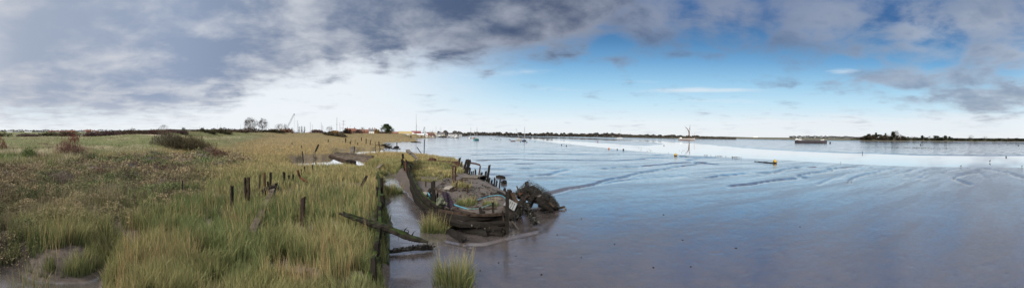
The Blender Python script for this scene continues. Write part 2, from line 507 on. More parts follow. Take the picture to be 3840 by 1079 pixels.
FAR = [tuple(AT(px, d)[:2]) for px, d in FAR_EDGE] + [tuple(AT(4800, 15000)[:2]), tuple(AT(3840, 15000)[:2]), tuple(AT(2800, 15000)[:2]), tuple(AT(1690, 15000)[:2])]
RILLS = [  # (picture points, depth, width factor)
    ([(1905, 735), (1990, 738), (2060, 730), (2140, 712), (2230, 690), (2320, 668), (2380, 655), (2450, 640), (2520, 625), (2600, 618), (2650, 614)], .12, .9),
    ([(1700, 640), (1900, 632), (2100, 634), (2250, 632), (2400, 620), (2520, 612), (2640, 610)], .12, 1.0),
    ([(1780, 600), (1950, 598), (2100, 598), (2300, 602), (2480, 592), (2600, 588), (2660, 590), (2600, 596), (2580, 600), (2620, 612), (2690, 618)], .12, 1.0),
    ([(1760, 580), (1900, 577), (2100, 578), (2250, 579), (2450, 580), (2560, 584)], .13, .9),
    ([(1740, 566), (1900, 563), (2100, 563), (2260, 564), (2350, 568)], .10, .9),
    ([(1800, 655), (1950, 664), (2050, 655), (2120, 640)], .10, 1.0),
    ([(1760, 616), (1880, 618), (2000, 614)], .07, .9),
    ([(2700, 700), (2800, 690), (2880, 680), (2960, 674), (3020, 668), (3010, 658), (3060, 645), (3130, 632), (3230, 625)], .13, .9),
    ([(2640, 665), (2760, 655), (2860, 648), (2950, 635), (3030, 625)], .12, .9),
    ([(3180, 685), (3220, 662), (3300, 648), (3350, 635)], .09, .8),
    ([(3380, 655), (3440, 640), (3480, 632)], .07, .7),
    ([(3480, 672), (3500, 655), (3470, 645), (3520, 632)], .07, .7),
    ([(3620, 690), (3605, 668), (3640, 650), (3680, 636)], .10, .9),
    ([(3840, 668), (3780, 652), (3740, 640), (3720, 632)], .09, .9),
    ([(3720, 668), (3680, 655), (3640, 645)], .06, .7),
    ([(2200, 700), (2330, 685), (2420, 672), (2560, 660)], .05, .9),
    ([(3560, 650), (3580, 640), (3600, 632)], .06, .6), ([(3420, 668), (3410, 655), (3425, 645), (3450, 634)], .06, .6), ([(3330, 660), (3345, 645), (3390, 632)], .06, .6),
    ([(3140, 668), (3170, 650), (3230, 640), (3290, 630)], .06, .7), ([(3060, 690), (3120, 672), (3140, 655)], .05, .7),
    ([(1560, 545), (1700, 541), (1850, 543), (2000, 545), (2150, 548)], .06, .9), ([(1560, 556), (1750, 552), (1950, 553), (2150, 556)], .06, .9), ([(1640, 530), (1800, 529), (1950, 531)], .05, .9),
    ([(1790, 912), (1850, 905), (1900, 893), (1960, 880), (2010, 862)], .07, .5), ([(1690, 905), (1760, 915), (1800, 925)], .05, .4),
    ([(2900, 585), (3000, 580)], .01, .5),
]
RILLS_W = [(GP(p, 0.0), d, w) for p, d, w in RILLS]


def height(x, y, full=True):
    x = np.asarray(x, float); y = np.asarray(y, float)
    r = np.hypot(x, y)
    # mudflat: gentle swells, lower toward the channel
    z = 0.03 * (fbm(x / 9, y / 9, 3, 3) - .5) * np.clip(r / 25, .3, 1.2) + 0.008 * (fbm(x / 1.1, y / 1.1, 5, 3) - .5)
    z = z + (.013 * (fbm(x / .55, y / .40, 7, 3) - .5) * sstep(.38, .62, fbm(x / 3.1, y / 2.2, 9, 3)) + .035 * np.minimum(0, fbm(x / .35, y / .30, 13, 2) - .30)) * (1 - sstep(20, 40, r))
    if full:
        for pl, dp, w in RILLS_W:
            wd = (.13 + .0055 * r) * w
            am = .9 + .035 * r; jx = x + am * (fbm(x / 6, y / 6, 31, 3) - .5); jy = y + 1.6 * am * (fbm(x / 6, y / 6, 37, 3) - .5)
            d = pldist(pl, jx, jy)
            z = z - 1.1 * dp * np.exp(-(d / wd) ** 2) + dp * .12 * np.exp(-((d - 2.6 * wd) / (1.6 * wd)) ** 2)
        # faint drainage lines left by the tide, long and thin
        q = fbm(x / 34 + .02 * y, y / 5.2, 33, 3); lnm = np.exp(-((q - .5) / .018) ** 2) + .7 * np.exp(-((q - .60) / .014) ** 2) + .7 * np.exp(-((q - .41) / .014) ** 2)
        z = z - .035 * lnm * sstep(24, 40, r) * (.3 + .7 * sstep(.4, .6, fbm(x / 30, y / 12, 35, 2)))
    # channel with the mud island
    ew = .8 + r * .022
    sc = sdf(CHAN, x, y) + ew * (fbm(x / 25, y / 25, 41, 3) - .5) * 1.5; si = sdf(ISLE, x, y) + ew * (fbm(x / 14, y / 14, 43, 3) - .5) * 2
    ch = sstep(-ew, ew, sc) * (1 - sstep(-ew, ew, si))
    z = z - .26 * ch
    cr = sdf(CREEK, x, y); z = z - .38 * sstep(-.6, .8, cr)
    # vegetated saltmarsh
    wob = (fbm(x / 3.0, y / 3.0, 11, 3) - .5) * np.clip(r / 14, .8, 5)
    sa = sdf(LAND, x, y) + wob; sb = sdf(B_LAND, x, y) + wob * .7
    m1 = sdf(MUD1, x, y) + wob * .5; m2 = sdf(MUD2, x, y) + wob * .3
    e = .35 + r * .006
    la = sstep(-e, e, sa) * (1 - sstep(-.6, .8, m1)) * (1 - sstep(-.2, .3, m2)); lb = sstep(-e, e, sb)
    land = np.maximum(la, lb)
    bumps = .22 * (fbm(x / 2.2, y / 2.2, 21, 4) - .5)
    ztop = .56 + bumps + .25 * (fbm(x / 18, y / 18, 23, 3) - .5)
    # upland on the left: scrub hummocks, then rising rough field
    su = sdf(UPL, x, y); ss = sdf(SCRUB, x, y)
    u = sstep(-4, 6, su)
    hum = sstep(-2.5, 3.5, ss + 3.0 * (fbm(x / 3.5, y / 3.5, 29, 3) - .5))
    ztop = ztop + u * (.55 + 1.25 * sstep(22, 85, r)) + hum * (.1 + 1.7 * (fbm(x / 2.4, y / 2.4, 27, 4) - .45))
    # green bank and mound with a sandy path
    bank = np.exp(-((r - (80 + .12 * x)) / 5) ** 2) * sstep(-20, 0, su - 20)
    ztop = ztop + .5 * bank
    mdx, mdy = AT(545, 100)[:2]
    ztop = ztop + 1.15 * np.exp(-(((x - mdx) / 20) ** 2 + ((y - mdy) / 13) ** 2))
    # behind it the ground drops to an arm of the creek
    a = np.degrees(np.arctan2(x, y))
    drop = sstep(120, 190, r) * (1 - sstep(-56, -50, a)) * sstep(0, 10, su)
    ztop = ztop * (1 - drop) + drop * (.8 + .6 * sstep(500, 700, r))
    # sea wall
    wd = pldist(WALLPL, x, y)
    crest = 4.25 + .5 * (fbm(x / 12, y / 12, 51, 3) - .5)
    ridge = np.exp(-(wd / 11.0) ** 2)
    inland = sstep(0, 12, sdf(LAND, x, y)) if not full else sstep(0, 12, sa)
    ztop = np.maximum(ztop, ridge * crest * np.clip(inland + .3, 0, 1))
    # boatyard platform inland of the wall
    yard = sstep(250, 300, r) * sstep(-57, -50, a) * (1 - sstep(-15.5, -14, a)) * sstep(2, 15, sa)
    ztop = np.maximum(ztop, yard * 3.0)
    lg = sdf(LAGOON, x, y)
    lgm = sstep(-12, 14, lg)
    ztop = ztop * (1 - lgm) + lgm * (-.6)
    z = z * (1 - land) + land * ztop
    # mud inside and around the wreck
    hi_ = sstep(-.1, .8, sdf(HULL_IN, x, y) + .4 * (fbm(x / .9, y / .9, 61, 3) - .5))
    z = z * (1 - hi_) + hi_ * (np.maximum(z, .55 + .35 * (fbm(x / 1.6, y / 1.6, 63, 4) - .4) + .012 * (y - 15)))
    mo = sstep(-.5, .9, sdf(MOUND, x, y)); z = z + mo * .12
    # far shore
    sf = sdf(FAR, x, y) + r * .03 * (fbm(x / 60, y / 60, 71, 3) - .5)
    fa = sstep(-4, 14, sf)
    z = z * (1 - fa) + fa * (1.35 + .5 * fbm(x / 40, y / 40, 73, 3) + .5 * sstep(20, 90, sf))
    return z, dict(land=land, u=u, hum=hum, hold=sdf(HOLD, x, y), lb=lb, fa=fa, ch=ch, wreck=hi_, sb=sb, sa=sa, su=su, ss=ss, ridge=ridge, sf=sf, m1=m1, cr=cr, mud3=sdf(MUD3, x, y), drop=drop, a=a, r=r)


def hz(x, y):
    return float(height(np.array([x]), np.array([y]), False)[0][0])


def GROUND(px, py, n=8, up=0.0):
    """place on the terrain under a picture point; up = height of the grass that hides the foot"""
    z = 0.3
    for _ in range(n):
        p = P(px, py, z + up); z = 0.5 * z + 0.5 * hz(p.x, p.y)
    p.z = z
    return p


# ------------------------------------------------------------------ one ground sheet, in rings round the viewpoint
azs = np.concatenate([np.arange(-104, 104.01, 0.215), np.arange(108, 255, 6.0)])
dips = np.concatenate([np.arange(1100, 110, -3.5), np.arange(110, 22, -.8), np.arange(22, 1.0, -.3), [.8, .6, .45]])
rad = np.concatenate([[.3, 1.5, 3.0, 4.2], H * R / dips])
na, nr = len(azs), len(rad)
AA, RR = np.meshgrid(np.radians(azs), rad)
GX, GY = np.sin(AA) * RR, np.cos(AA) * RR
GZ, gm = height(GX, GY)
V = np.stack([GX, GY, GZ], -1).reshape(-1, 3)
i0 = np.arange(nr - 1)[:, None] * na; j = np.arange(na)[None, :]; j1 = (j + 1) % na
quads = np.stack([i0 + j, i0 + j1, i0 + na + j1, i0 + na + j], -1).reshape(-1, 4)
sand = np.maximum(np.exp(-((GY - AT(590, 98).y) / 5) ** 2 - ((GX - AT(590, 98).x) / 9) ** 2) * 1.3 - .2, 0)
veg = sstep(.004, .05, gm['land']); veg = np.maximum(veg * (1 - gm['wreck']), .93 * gm['wreck'])
rg = .35 * gm['fa'] + (1 - gm['fa']) * gm['u'] * (1 - gm['hum']) * (1 - sstep(-48, -40, gm['a']))
mudd = np.maximum(np.maximum(gm['wreck'], gm['fa']), 1 - sstep(45, 75, gm['r'])) * (1 - np.clip(rg, 0, 1) * (1 - gm['fa']))
zone = np.stack([np.clip(np.maximum(veg, gm['fa']), 0, 1), np.clip(rg, 0, 1), np.clip(sand, 0, 1), mudd], -1).reshape(-1, 4)
gme = np_mesh('ground', V, quads, None, zone, smooth=True)
m, t, bs = new_mat('mud_and_marsh_soil')
att = t.n('ShaderNodeAttribute', attribute_name='Col'); sep = t.n('ShaderNodeSeparateColor'); t.l(att.outputs['Color'], sep.inputs[0])
geo = t.n('ShaderNodeNewGeometry'); POS = geo.outputs['Position']
n1 = t.noise(POS, .35, 5); n2 = t.noise(POS, 6.0, 6, .6); n3 = t.noise(POS, 1.6, 5, .6)
st = t.n('ShaderNodeMapping'); st.inputs['Rotation'].default_value = (0, 0, math.radians(-28)); st.inputs['Scale'].default_value = (.10, .42, 1); t.l(POS, st.inputs[0])
n4 = t.noise(st.outputs[0], 1.0, 6, .62, .3)
mudc = t.ramp(n3, [(.3, (.050, .041, .039)), (.7, (.092, .074, .069))])
soil = t.ramp(n2, [(.3, (.12, .095, .05)), (.7, (.23, .18, .09))])
damp = t.ramp(n2, [(.3, (.050, .040, .034)), (.7, (.125, .102, .088))]); soil = t.mix(att.outputs['Alpha'], soil, damp)
green = t.ramp(n3, [(.3, (.085, .098, .036)), (.7, (.170, .168, .075))])
land = t.mix(sep.outputs[1], soil, green); land = t.mix(sep.outputs[2], land, (.36, .29, .21))
col = t.mix(sep.outputs[0], mudc, land)
t.l(col, bs.inputs['Base Color']); bs.inputs['Roughness'].default_value = .85; bs.inputs['Specular IOR Level'].default_value = .2
# wet sheen on the mud: a thin film of water, broken by small lumps
bmp = t.n('ShaderNodeBump'); bmp.inputs['Strength'].default_value = .19; bmp.inputs['Distance'].default_value = .03
hb = t.m('ADD', t.m('MULTIPLY', t.noise(POS, 14.0, 5, .7), .6), t.m('MULTIPLY', t.noise(POS, 4.5, 4, .65), .75))
t.l(hb, bmp.inputs['Height'])
gl = t.n('ShaderNodeBsdfGlossy'); gl.inputs['Color'].default_value = (.95, .97, 1, 1); t.l(bmp.outputs[0], gl.inputs['Normal'])
rr = t.maprange(n4, .38, .62, .08, .18); t.l(rr, gl.inputs['Roughness'])
fr = t.n('ShaderNodeLayerWeight'); fr.inputs['Blend'].default_value = .5; t.l(bmp.outputs[0], fr.inputs['Normal'])
sn = t.n('ShaderNodeSeparateXYZ'); t.l(geo.outputs['Normal'], sn.inputs[0]); NZ = t.maprange(sn.outputs[2], .93, .992)
film = t.m('MULTIPLY', t.maprange(n4, .42, .64, 1.0, .80), t.m('MULTIPLY', t.maprange(n3, .42, .62, 1.0, .86), t.maprange(n2, .45, .65, 1.0, .88)))
wetness = t.m('MULTIPLY', t.m('MULTIPLY', t.m('EXPONENT', t.m('MULTIPLY', t.m('SUBTRACT', 1.0, fr.outputs['Facing']), -2.0)), film), t.m('MULTIPLY', t.m('SUBTRACT', 1.0, sep.outputs[0]), NZ), clamp=True)
mx = t.n('ShaderNodeMixShader'); t.l(wetness, mx.inputs[0]); t.l(bs.outputs[0], mx.inputs[1]); t.l(gl.outputs[0], mx.inputs[2])
t.l(bmp.outputs[0], bs.inputs['Normal'])
t.l(mx.outputs[0], m.node_tree.nodes['Material Output'].inputs[0])
tag(put('ground', gme, m), kind='structure')

# ------------------------------------------------------------------ water lies just under the mud and shows where the channel is cut
wr = np.concatenate([[.3, 5], np.geomspace(8, 12000, 40)]); wa = np.radians(np.arange(0, 360, 3.0))
AA, RR = np.meshgrid(wa, wr)
V = np.stack([np.sin(AA) * RR, np.cos(AA) * RR, np.full(AA.shape, -.16)], -1).reshape(-1, 3)
na, nr = len(wa), len(wr); i0 = np.arange(nr - 1)[:, None] * na; j = np.arange(na)[None, :]; j1 = (j + 1) % na
quads = np.stack([i0 + j, i0 + j1, i0 + na + j1, i0 + na + j], -1).reshape(-1, 4)
m, t, bs = new_mat('creek_water')
bs.inputs['Base Color'].default_value = (.10, .10, .09, 1); bs.inputs['Roughness'].default_value = .035; bs.inputs['IOR'].default_value = 1.8; bs.inputs['Specular IOR Level'].default_value = .6
geo = t.n('ShaderNodeNewGeometry'); b = t.n('ShaderNodeBump'); b.inputs['Strength'].default_value = .04; b.inputs['Distance'].default_value = .02
t.l(t.noise(geo.outputs['Position'], 1.4, 3), b.inputs['Height']); t.l(b.outputs[0], bs.inputs['Normal'])
gl = t.n('ShaderNodeBsdfGlossy'); gl.inputs['Roughness'].default_value = .04; gl.inputs['Color'].default_value = (1, 1, 1, 1); t.l(b.outputs[0], gl.inputs['Normal'])
fr = t.n('ShaderNodeLayerWeight'); fr.inputs['Blend'].default_value = .5; mx = t.n('ShaderNodeMixShader')
t.l(t.m('EXPONENT', t.m('MULTIPLY', t.m('SUBTRACT', 1.0, fr.outputs['Facing']), -1.9)), mx.inputs[0]); t.l(bs.outputs[0], mx.inputs[1]); t.l(gl.outputs[0], mx.inputs[2]); t.l(mx.outputs[0], m.node_tree.nodes['Material Output'].inputs[0])
tag(put('water', np_mesh('water', V, quads, None, None, True), m), kind='structure')
# ------------------------------------------------------------------ grass: nobody could count it, so each kind is one object
LEAF = leaf_mat('grass_blade', .3)
TWIG = leaf_mat('twig_and_leaf', .12, .75, .1)


def lerp(a, b, f):
    f = np.asarray(f)[:, None]
    return np.asarray(a) * (1 - f) + np.asarray(b) * f


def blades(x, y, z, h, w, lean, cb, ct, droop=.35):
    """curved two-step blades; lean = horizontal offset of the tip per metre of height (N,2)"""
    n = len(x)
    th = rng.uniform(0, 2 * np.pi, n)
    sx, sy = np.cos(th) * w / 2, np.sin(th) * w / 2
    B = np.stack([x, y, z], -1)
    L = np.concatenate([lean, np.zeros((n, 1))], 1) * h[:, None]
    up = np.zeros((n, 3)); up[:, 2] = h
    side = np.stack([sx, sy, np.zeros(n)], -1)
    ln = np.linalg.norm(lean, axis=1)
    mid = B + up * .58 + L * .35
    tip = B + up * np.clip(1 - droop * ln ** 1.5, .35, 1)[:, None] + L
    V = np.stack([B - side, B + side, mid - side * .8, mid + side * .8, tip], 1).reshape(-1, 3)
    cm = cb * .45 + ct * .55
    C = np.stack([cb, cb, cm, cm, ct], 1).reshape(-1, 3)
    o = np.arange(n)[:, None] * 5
    q = o + np.array([[0, 1, 3, 2]]); t3 = o + np.array([[2, 3, 4]])
    return V, q, t3, np.clip(C, .01, .8)


def join(parts):
    V = []; Q = []; T = []; C = []; o = 0
    for v, q, t3, c in parts:
        V.append(v); Q.append(q + o); T.append(t3 + o); C.append(c); o += len(v)
    return np.concatenate(V), np.concatenate(Q), np.concatenate(T), np.concatenate(C)


def scatter(n, a0, a1, r0, r1, power=1.0):
    """even over the view: uniform in bearing and in 1/r"""
    a = np.radians(rng.uniform(a0, a1, n)); k = rng.uniform(0, 1, n) ** power
    r = 1 / (1 / r1 + (1 / r0 - 1 / r1) * k)
    return np.sin(a) * r, np.cos(a) * r


GREEN = np.array((.074, .108, .038)); OLIVE = np.array((.125, .128, .052)); STRAW = np.array((.35, .275, .135)); OCHRE = np.array((.31, .222, .108)); PALE = np.array((.46, .39, .27)); DEAD = np.array((.14, .095, .06))


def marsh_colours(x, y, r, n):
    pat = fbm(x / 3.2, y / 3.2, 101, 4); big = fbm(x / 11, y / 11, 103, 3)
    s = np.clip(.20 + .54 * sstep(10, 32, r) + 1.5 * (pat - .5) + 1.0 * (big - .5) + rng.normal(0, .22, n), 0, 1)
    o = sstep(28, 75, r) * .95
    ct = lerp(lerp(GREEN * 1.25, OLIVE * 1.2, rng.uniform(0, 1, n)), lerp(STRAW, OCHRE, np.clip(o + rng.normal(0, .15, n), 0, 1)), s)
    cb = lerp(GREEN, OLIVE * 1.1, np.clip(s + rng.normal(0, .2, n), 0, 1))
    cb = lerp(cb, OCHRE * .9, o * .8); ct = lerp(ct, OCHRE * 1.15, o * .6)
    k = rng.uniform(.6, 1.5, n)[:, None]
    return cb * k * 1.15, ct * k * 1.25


def lean_field(x, y, n, amt=.45):
    ux = (fbm(x / .7, y / .7, 201, 2) - .5) * 2.2; uy = (fbm(x / .7, y / .7, 207, 2) - .5) * 2.2
    return np.stack([ux * amt + rng.normal(0, .24, n) - .06, uy * amt + rng.normal(0, .24, n)], -1)


def marsh(n, a0, a1, r0, r1, extra=None, hh=.78):
    x, y = scatter(n, a0, a1, r0, r1)
    z, g = height(x, y, False); r = g['r']
    m = (g['sa'] > -.45) & (g['u'] < rng.uniform(.2, .75, n)) & (g['m1'] < .5) & (g['land'] > .12) & (g['ridge'] < .25) & (g['hum'] < rng.uniform(.1, .95, n)) & (g['wreck'] < .3) & (z > -.05)
    m &= (sdf(MUD2, x, y) < 0)
    mb = (g['sb'] > -.4) | ((g['hold'] > -.3) & (fbm(x / 1.3, y / 1.3, 301, 3) > .42))
    m |= mb
    m &= fbm(x / .8, y / .8, 303, 3) > .33 + .07 * (r < 30)
    # bare mud strip beside the keelson and between the ribs
    x, y, z, r, mb = x[m], y[m], z[m], r[m], mb[m]; n = len(x)
    cb, ct = marsh_colours(x, y, r, n)
    h = hh * rng.uniform(.55, 1.15, n) * (.75 + .5 * fbm(x / 2.5, y / 2.5, 305, 3)) * (1 - .25 * sstep(25, 60, r))
    edge = np.clip(np.minimum(np.where(mb, 9, g['sa'][m]), .35 - g['m1'][m]) / .7, .8, 1); h = h * edge * np.where(g['hold'][m] > -.5, .62, 1.0)
    w = np.maximum(.014, r * (.0012 - .00045 * sstep(30, 60, r))) * rng.uniform(.7, 1.3, n)
    return blades(x, y, z - .03, h, w, lean_field(x, y, n), cb, ct)


def stalks(n, a0, a1, r0, r1):
    """tall upright ochre flower stalks standing over the green"""
    x, y = scatter(n, a0, a1, r0, r1)
    z, g = height(x, y, False); r = g['r']
    m = (g['sa'] > .3) & (g['u'] < .3) & (g['m1'] < .1) & (g['land'] > .4) & (g['hum'] < .3) & (g['wreck'] < .3) & (fbm(x / 1.7, y / 1.7, 331, 3) > .47) & (sdf(MUD2, x, y) < 0)
    x, y, z, r = x[m], y[m], z[m], r[m]; n = len(x)
    c = lerp(STRAW * 1.1, OCHRE * 1.1, rng.uniform(0, 1, n)) * rng.uniform(.7, 1.35, n)[:, None]
    return blades(x, y, z, rng.uniform(.7, 1.15, n), np.maximum(.012, r * .0011), rng.normal(-.04, .13, (n, 2)), c * .85, c)


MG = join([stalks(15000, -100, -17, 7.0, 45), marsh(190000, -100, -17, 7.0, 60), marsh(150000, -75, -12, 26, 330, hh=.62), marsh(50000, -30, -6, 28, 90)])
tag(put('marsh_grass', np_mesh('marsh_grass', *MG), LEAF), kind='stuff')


def rank(n, a0, a1, r0, r1):
    x, y = scatter(n, a0, a1, r0, r1)
    z, g = height(x, y, False); r = g['r']
    m = (g['u'] > rng.uniform(.3, .9, n)) & (g['drop'] < .3) & (g['hum'] < rng.uniform(.2, 1.0, n)) & (z > .3)
    x, y, z, r = x[m], y[m], z[m], r[m]; n = len(x)
    gp = fbm(x / 5, y / 5, 401, 4); far = sstep(38, 62, r)
    gr = np.clip((gp - .50) * 6 + far * .60 * (1 - sstep(-56, -46, g['a'][m])) + rng.normal(0, .18, n), 0, 1)
    br = np.clip((fbm(x / 4, y / 4, 405, 3) - .52) * 6, 0, 1)
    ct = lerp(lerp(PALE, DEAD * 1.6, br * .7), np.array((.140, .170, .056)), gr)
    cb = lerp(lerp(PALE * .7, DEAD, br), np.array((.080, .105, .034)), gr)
    path = np.exp(-((x - AT(590, 98).x) / 9) ** 2 - ((y - AT(590, 98).y) / 5) ** 2)
    keep = path < rng.uniform(.2, .6, n)
    k = rng.uniform(.6, 1.6, n)[:, None] * (.6 + .8 * fbm(x / 2.2, y / 2.2, 411, 3))[:, None]
    h = rng.uniform(.35, 1.0, n) * (1 - .6 * far) * (1 - .55 * gr) * (.3 + 1.4 * fbm(x / 1.6, y / 1.6, 409, 3))
    w = np.maximum(.010, r * .0009) * rng.uniform(.7, 1.3, n)
    v = blades(x[keep], y[keep], z[keep] - .02, h[keep], w[keep], lean_field(x, y, n, .6)[keep], (cb * k)[keep], (ct * k)[keep])
    return v


def shorewall(n):
    """tussocky grass on the sea wall and the banks of the boatyard"""
    x, y = scatter(n, -68, -14, 110, 420)
    z, g = height(x, y, False); r = g['r']
    m = (g['ridge'] > .18) & (z > .9)
    x, y, z, r = x[m], y[m], z[m], r[m]; n = len(x)
    f = np.clip(fbm(x / 8, y / 8, 501, 3) * 1.6 - .3 + rng.normal(0, .15, n), 0, 1)
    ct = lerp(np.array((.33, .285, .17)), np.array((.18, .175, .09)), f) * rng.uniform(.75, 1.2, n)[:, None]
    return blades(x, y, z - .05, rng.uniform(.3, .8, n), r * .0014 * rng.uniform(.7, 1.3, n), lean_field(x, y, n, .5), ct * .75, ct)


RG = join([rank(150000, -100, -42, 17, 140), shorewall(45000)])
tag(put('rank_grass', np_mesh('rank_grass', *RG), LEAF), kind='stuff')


# ------------------------------------------------------------------ sea purslane and other low scrub on the hummocks
def leaflets(x, y, z, s, c, up=.5):
    n = len(x)
    nrm = rng.normal(0, 1, (n, 3)); nrm[:, 2] = np.abs(nrm[:, 2]) + up; nrm /= np.linalg.norm(nrm, axis=1)[:, None]
    a = np.cross(nrm, rng.normal(0, 1, (n, 3))); a /= np.linalg.norm(a, axis=1)[:, None] + 1e-9
    b = np.cross(nrm, a)
    P0 = np.stack([x, y, z], -1); s = np.asarray(s)[:, None]
    V = np.stack([P0 - a * s, P0 + b * s * .45, P0 + a * s, P0 - b * s * .45], 1).reshape(-1, 3)
    q = np.arange(n)[:, None] * 4 + np.array([[0, 1, 2, 3]])
    C = np.repeat(c, 4, axis=0)
    return V, q, np.zeros((0, 3), int), np.clip(C, .01, .8)


def scrub(n):
    x, y = scatter(n, -104, -38, 10, 55)
    z, g = height(x, y, False); r = g['r']
    m = (g['hum'] > rng.uniform(.15, .75, n)) & (fbm(x / 1.1, y / 1.1, 601, 3) > .30) & (g['mud3'] < .1)
    x, y, z, r = x[m], y[m], z[m], r[m]; n = len(x)
    t1 = fbm(x / 3.5, y / 3.5, 603, 3); t2 = fbm(x / 2.0, y / 2.0, 607, 3)
    c = lerp(np.array((.100, .128, .052)), np.array((.265, .210, .125)), np.clip((t1 - .38) * 4.0 + sstep(13, 22, r) * .35 - .1 + rng.normal(0, .15, n), 0, 1))
    c = lerp(c, np.array((.13, .085, .06)), np.clip((t2 - .58) * 6, 0, 1))
    c = c * rng.uniform(.7, 1.35, n)[:, None] * (.72 + .6 * fbm(x / 1.4, y / 1.4, 609, 3))[:, None]
    hgt = .18 + .95 * (fbm(x / 1.0, y / 1.0, 611, 3) - .3)
    dz = rng.uniform(0, 1, n) ** .6 * np.clip(hgt, .1, .85)
    return leaflets(x, y, z + dz, np.maximum(.045, r * .0032) * rng.uniform(.6, 1.3, n), c)


def stems(n):
    """dry brown stems and grass sprays standing out of the scrub"""
    x, y = scatter(n, -104, -36, 10, 60)
    z, g = height(x, y, False); r = g['r']
    m = (g['hum'] > rng.uniform(.05, .6, n)) & (fbm(x / .9, y / .9, 621, 3) > .54) & (g['mud3'] < .1)
    x, y, z, r = x[m], y[m], z[m], r[m]; n = len(x)
    k = fbm(x / 4, y / 4, 623, 3)
    c = lerp(np.array((.13, .09, .065)), np.array((.30, .25, .15)), np.clip((k - .42) * 5 + rng.normal(0, .2, n), 0, 1)); c = lerp(c, np.array((.09, .12, .04)), (rng.uniform(0, 1, n) < .3) * .7)
    return blades(x, y, z + .05, rng.uniform(.5, 1.1, n), np.maximum(.01, r * .0008), lean_field(x, y, n, .35), c * .8, c)


SCR = join([scrub(330000), stems(42000)])
tag(put('sea_purslane_scrub', np_mesh('sea_purslane_scrub', *SCR), TWIG), kind='stuff')
# ------------------------------------------------------------------ old timber, iron and weed
WOOD = mat('black_wet_timber', (.008, .007, .006), (.024, .020, .017), .85, 5, .5, (1, 1, .22), .10)
WOODH = mat('black_wet_planking', (.008, .007, .006), (.020, .016, .013), .85, 5, .6, (.5, .5, 1.6), .10)
BROWN = mat('brown_rotten_timber', (.018, .012, .009), (.056, .038, .027), .85, 5, .5, (1, 1, .2), .15)
GREY = mat('silver_grey_timber', (.055, .047, .039), (.18, .155, .13), .85, 4, .4, (.6, .6, 1.5), .15)
MOSSY = mat('mossy_timber', (.010, .009, .007), (.028, .024, .019), .85, 5, .6, (1, 1, .3), .1, moss=(.022, .036, .009), mossamt=.36)
MOSSG = mat('green_slimed_plank', (.014, .020, .008), (.034, .056, .013), .7, 6, .4, (1, 1, 1), .3)
MOSSW = mat('mossy_planking', (.010, .009, .007), (.032, .026, .020), .85, 4, .6, (.6, .6, 1.6), .1, moss=(.028, .045, .011), mossamt=.32)
YEL = mat('lichen_covered_deck', (.10, .08, .035), (.27, .21, .06), .85, 4, .4, (1, 1, 1), .15)
PALEW = mat('bleached_plank', (.16, .14, .115), (.30, .27, .23), .8, 5, .3, (1, 1, 1), .2)
IRON = mat('rusted_iron', (.030, .016, .012), (.085, .040, .026), .8, 7, .4, (1, 1, 1), .25)
RUSTW = mat('rust_stained_timber', (.028, .015, .010), (.11, .045, .022), .85, 5, .4, (1, 1, .3), .15)
HULLB = mat('weathered_hull_planks', (.030, .023, .018), (.115, .092, .072), .85, 3.5, .5, (.5, .5, 2.5), .15)
WEED = mat('bladder_wrack', (.006, .005, .005), (.018, .015, .011), .7, 9, .7, (1, 1, 1), .2)
WEEDL = leaf_mat('wrack_fronds', 0, .5, .4)


def wide(px, d):
    return px * d / R


def pole(mb, base, top, wpx, tpx=None, sink=.35, **kw):
    """timber standing on the ground under picture point base and reaching picture point top"""
    b = GROUND(*base); d = math.hypot(b.x, b.y); q = PD(top[0], top[1], d)
    dr = (q - b).normalized()
    mb.timber(b - dr * sink, q, wide(wpx, d), wide(tpx or wpx * .8, d), **kw)
    return b


def single_post(name, base, top, wpx, material, label, cat='post', group=None, tpx=None, up=0.0, **kw):
    b = GROUND(*base, up=up); d = math.hypot(b.x, b.y); q = PD(top[0], top[1], d)
    mb = MB(); dr = (q - b).normalized()
    mb.timber(-dr * .35, q - b, wide(wpx, d), wide(tpx or wpx * .8, d), **kw)
    return tag(mb.build(name, material, None, b), label, cat, group)


def fronds(pts, rad, n, size=(.05, .14), hang=.0, col=(.017, .015, .010)):
    """many small dark wrack fronds round a line"""
    pts = [Vector(p) for p in pts]
    seg = [(b - a).length for a, b in zip(pts[:-1], pts[1:])]; T = sum(seg)
    X_ = []; 
    for _ in range(n):
        u = random.uniform(0, T); i = 0
        while u > seg[i] and i < len(seg) - 1: u -= seg[i]; i += 1
        f = u / max(seg[i], 1e-6); p = pts[i].lerp(pts[i + 1], min(f, 1))
        rr = rad if not isinstance(rad, (list, tuple)) else rad[i] + (rad[min(i + 1, len(rad) - 1)] - rad[i]) * f
        th = random.uniform(0, 6.283)
        X_.append((p.x + math.cos(th) * rr * random.uniform(.4, 1.1), p.y + math.cos(th + 1) * rr * random.uniform(.4, 1.1), max(.02, p.z + abs(math.sin(th)) * rr * random.uniform(.5, 1.15) - hang * random.random())))
    a = np.array(X_)
    c = np.array(col)[None, :] * rng.uniform(.4, 2.0, (n, 1))
    return leaflets(a[:, 0], a[:, 1], a[:, 2], rng.uniform(size[0], size[1], n), c, .2)


# ------------------------------------------------------------------ the big barge wreck
WL = Vector((-5.0, 26.0, 0.0))
wreck = tag(empty('barge_wreck', WL), 'rotting black wooden barge hulk full of mud and grass beside the creek', 'shipwreck')


def wp(mb, name, m, label=None):
    o = mb.build(name, m, wreck, -WL)
    if label: o['label'] = label
    return o


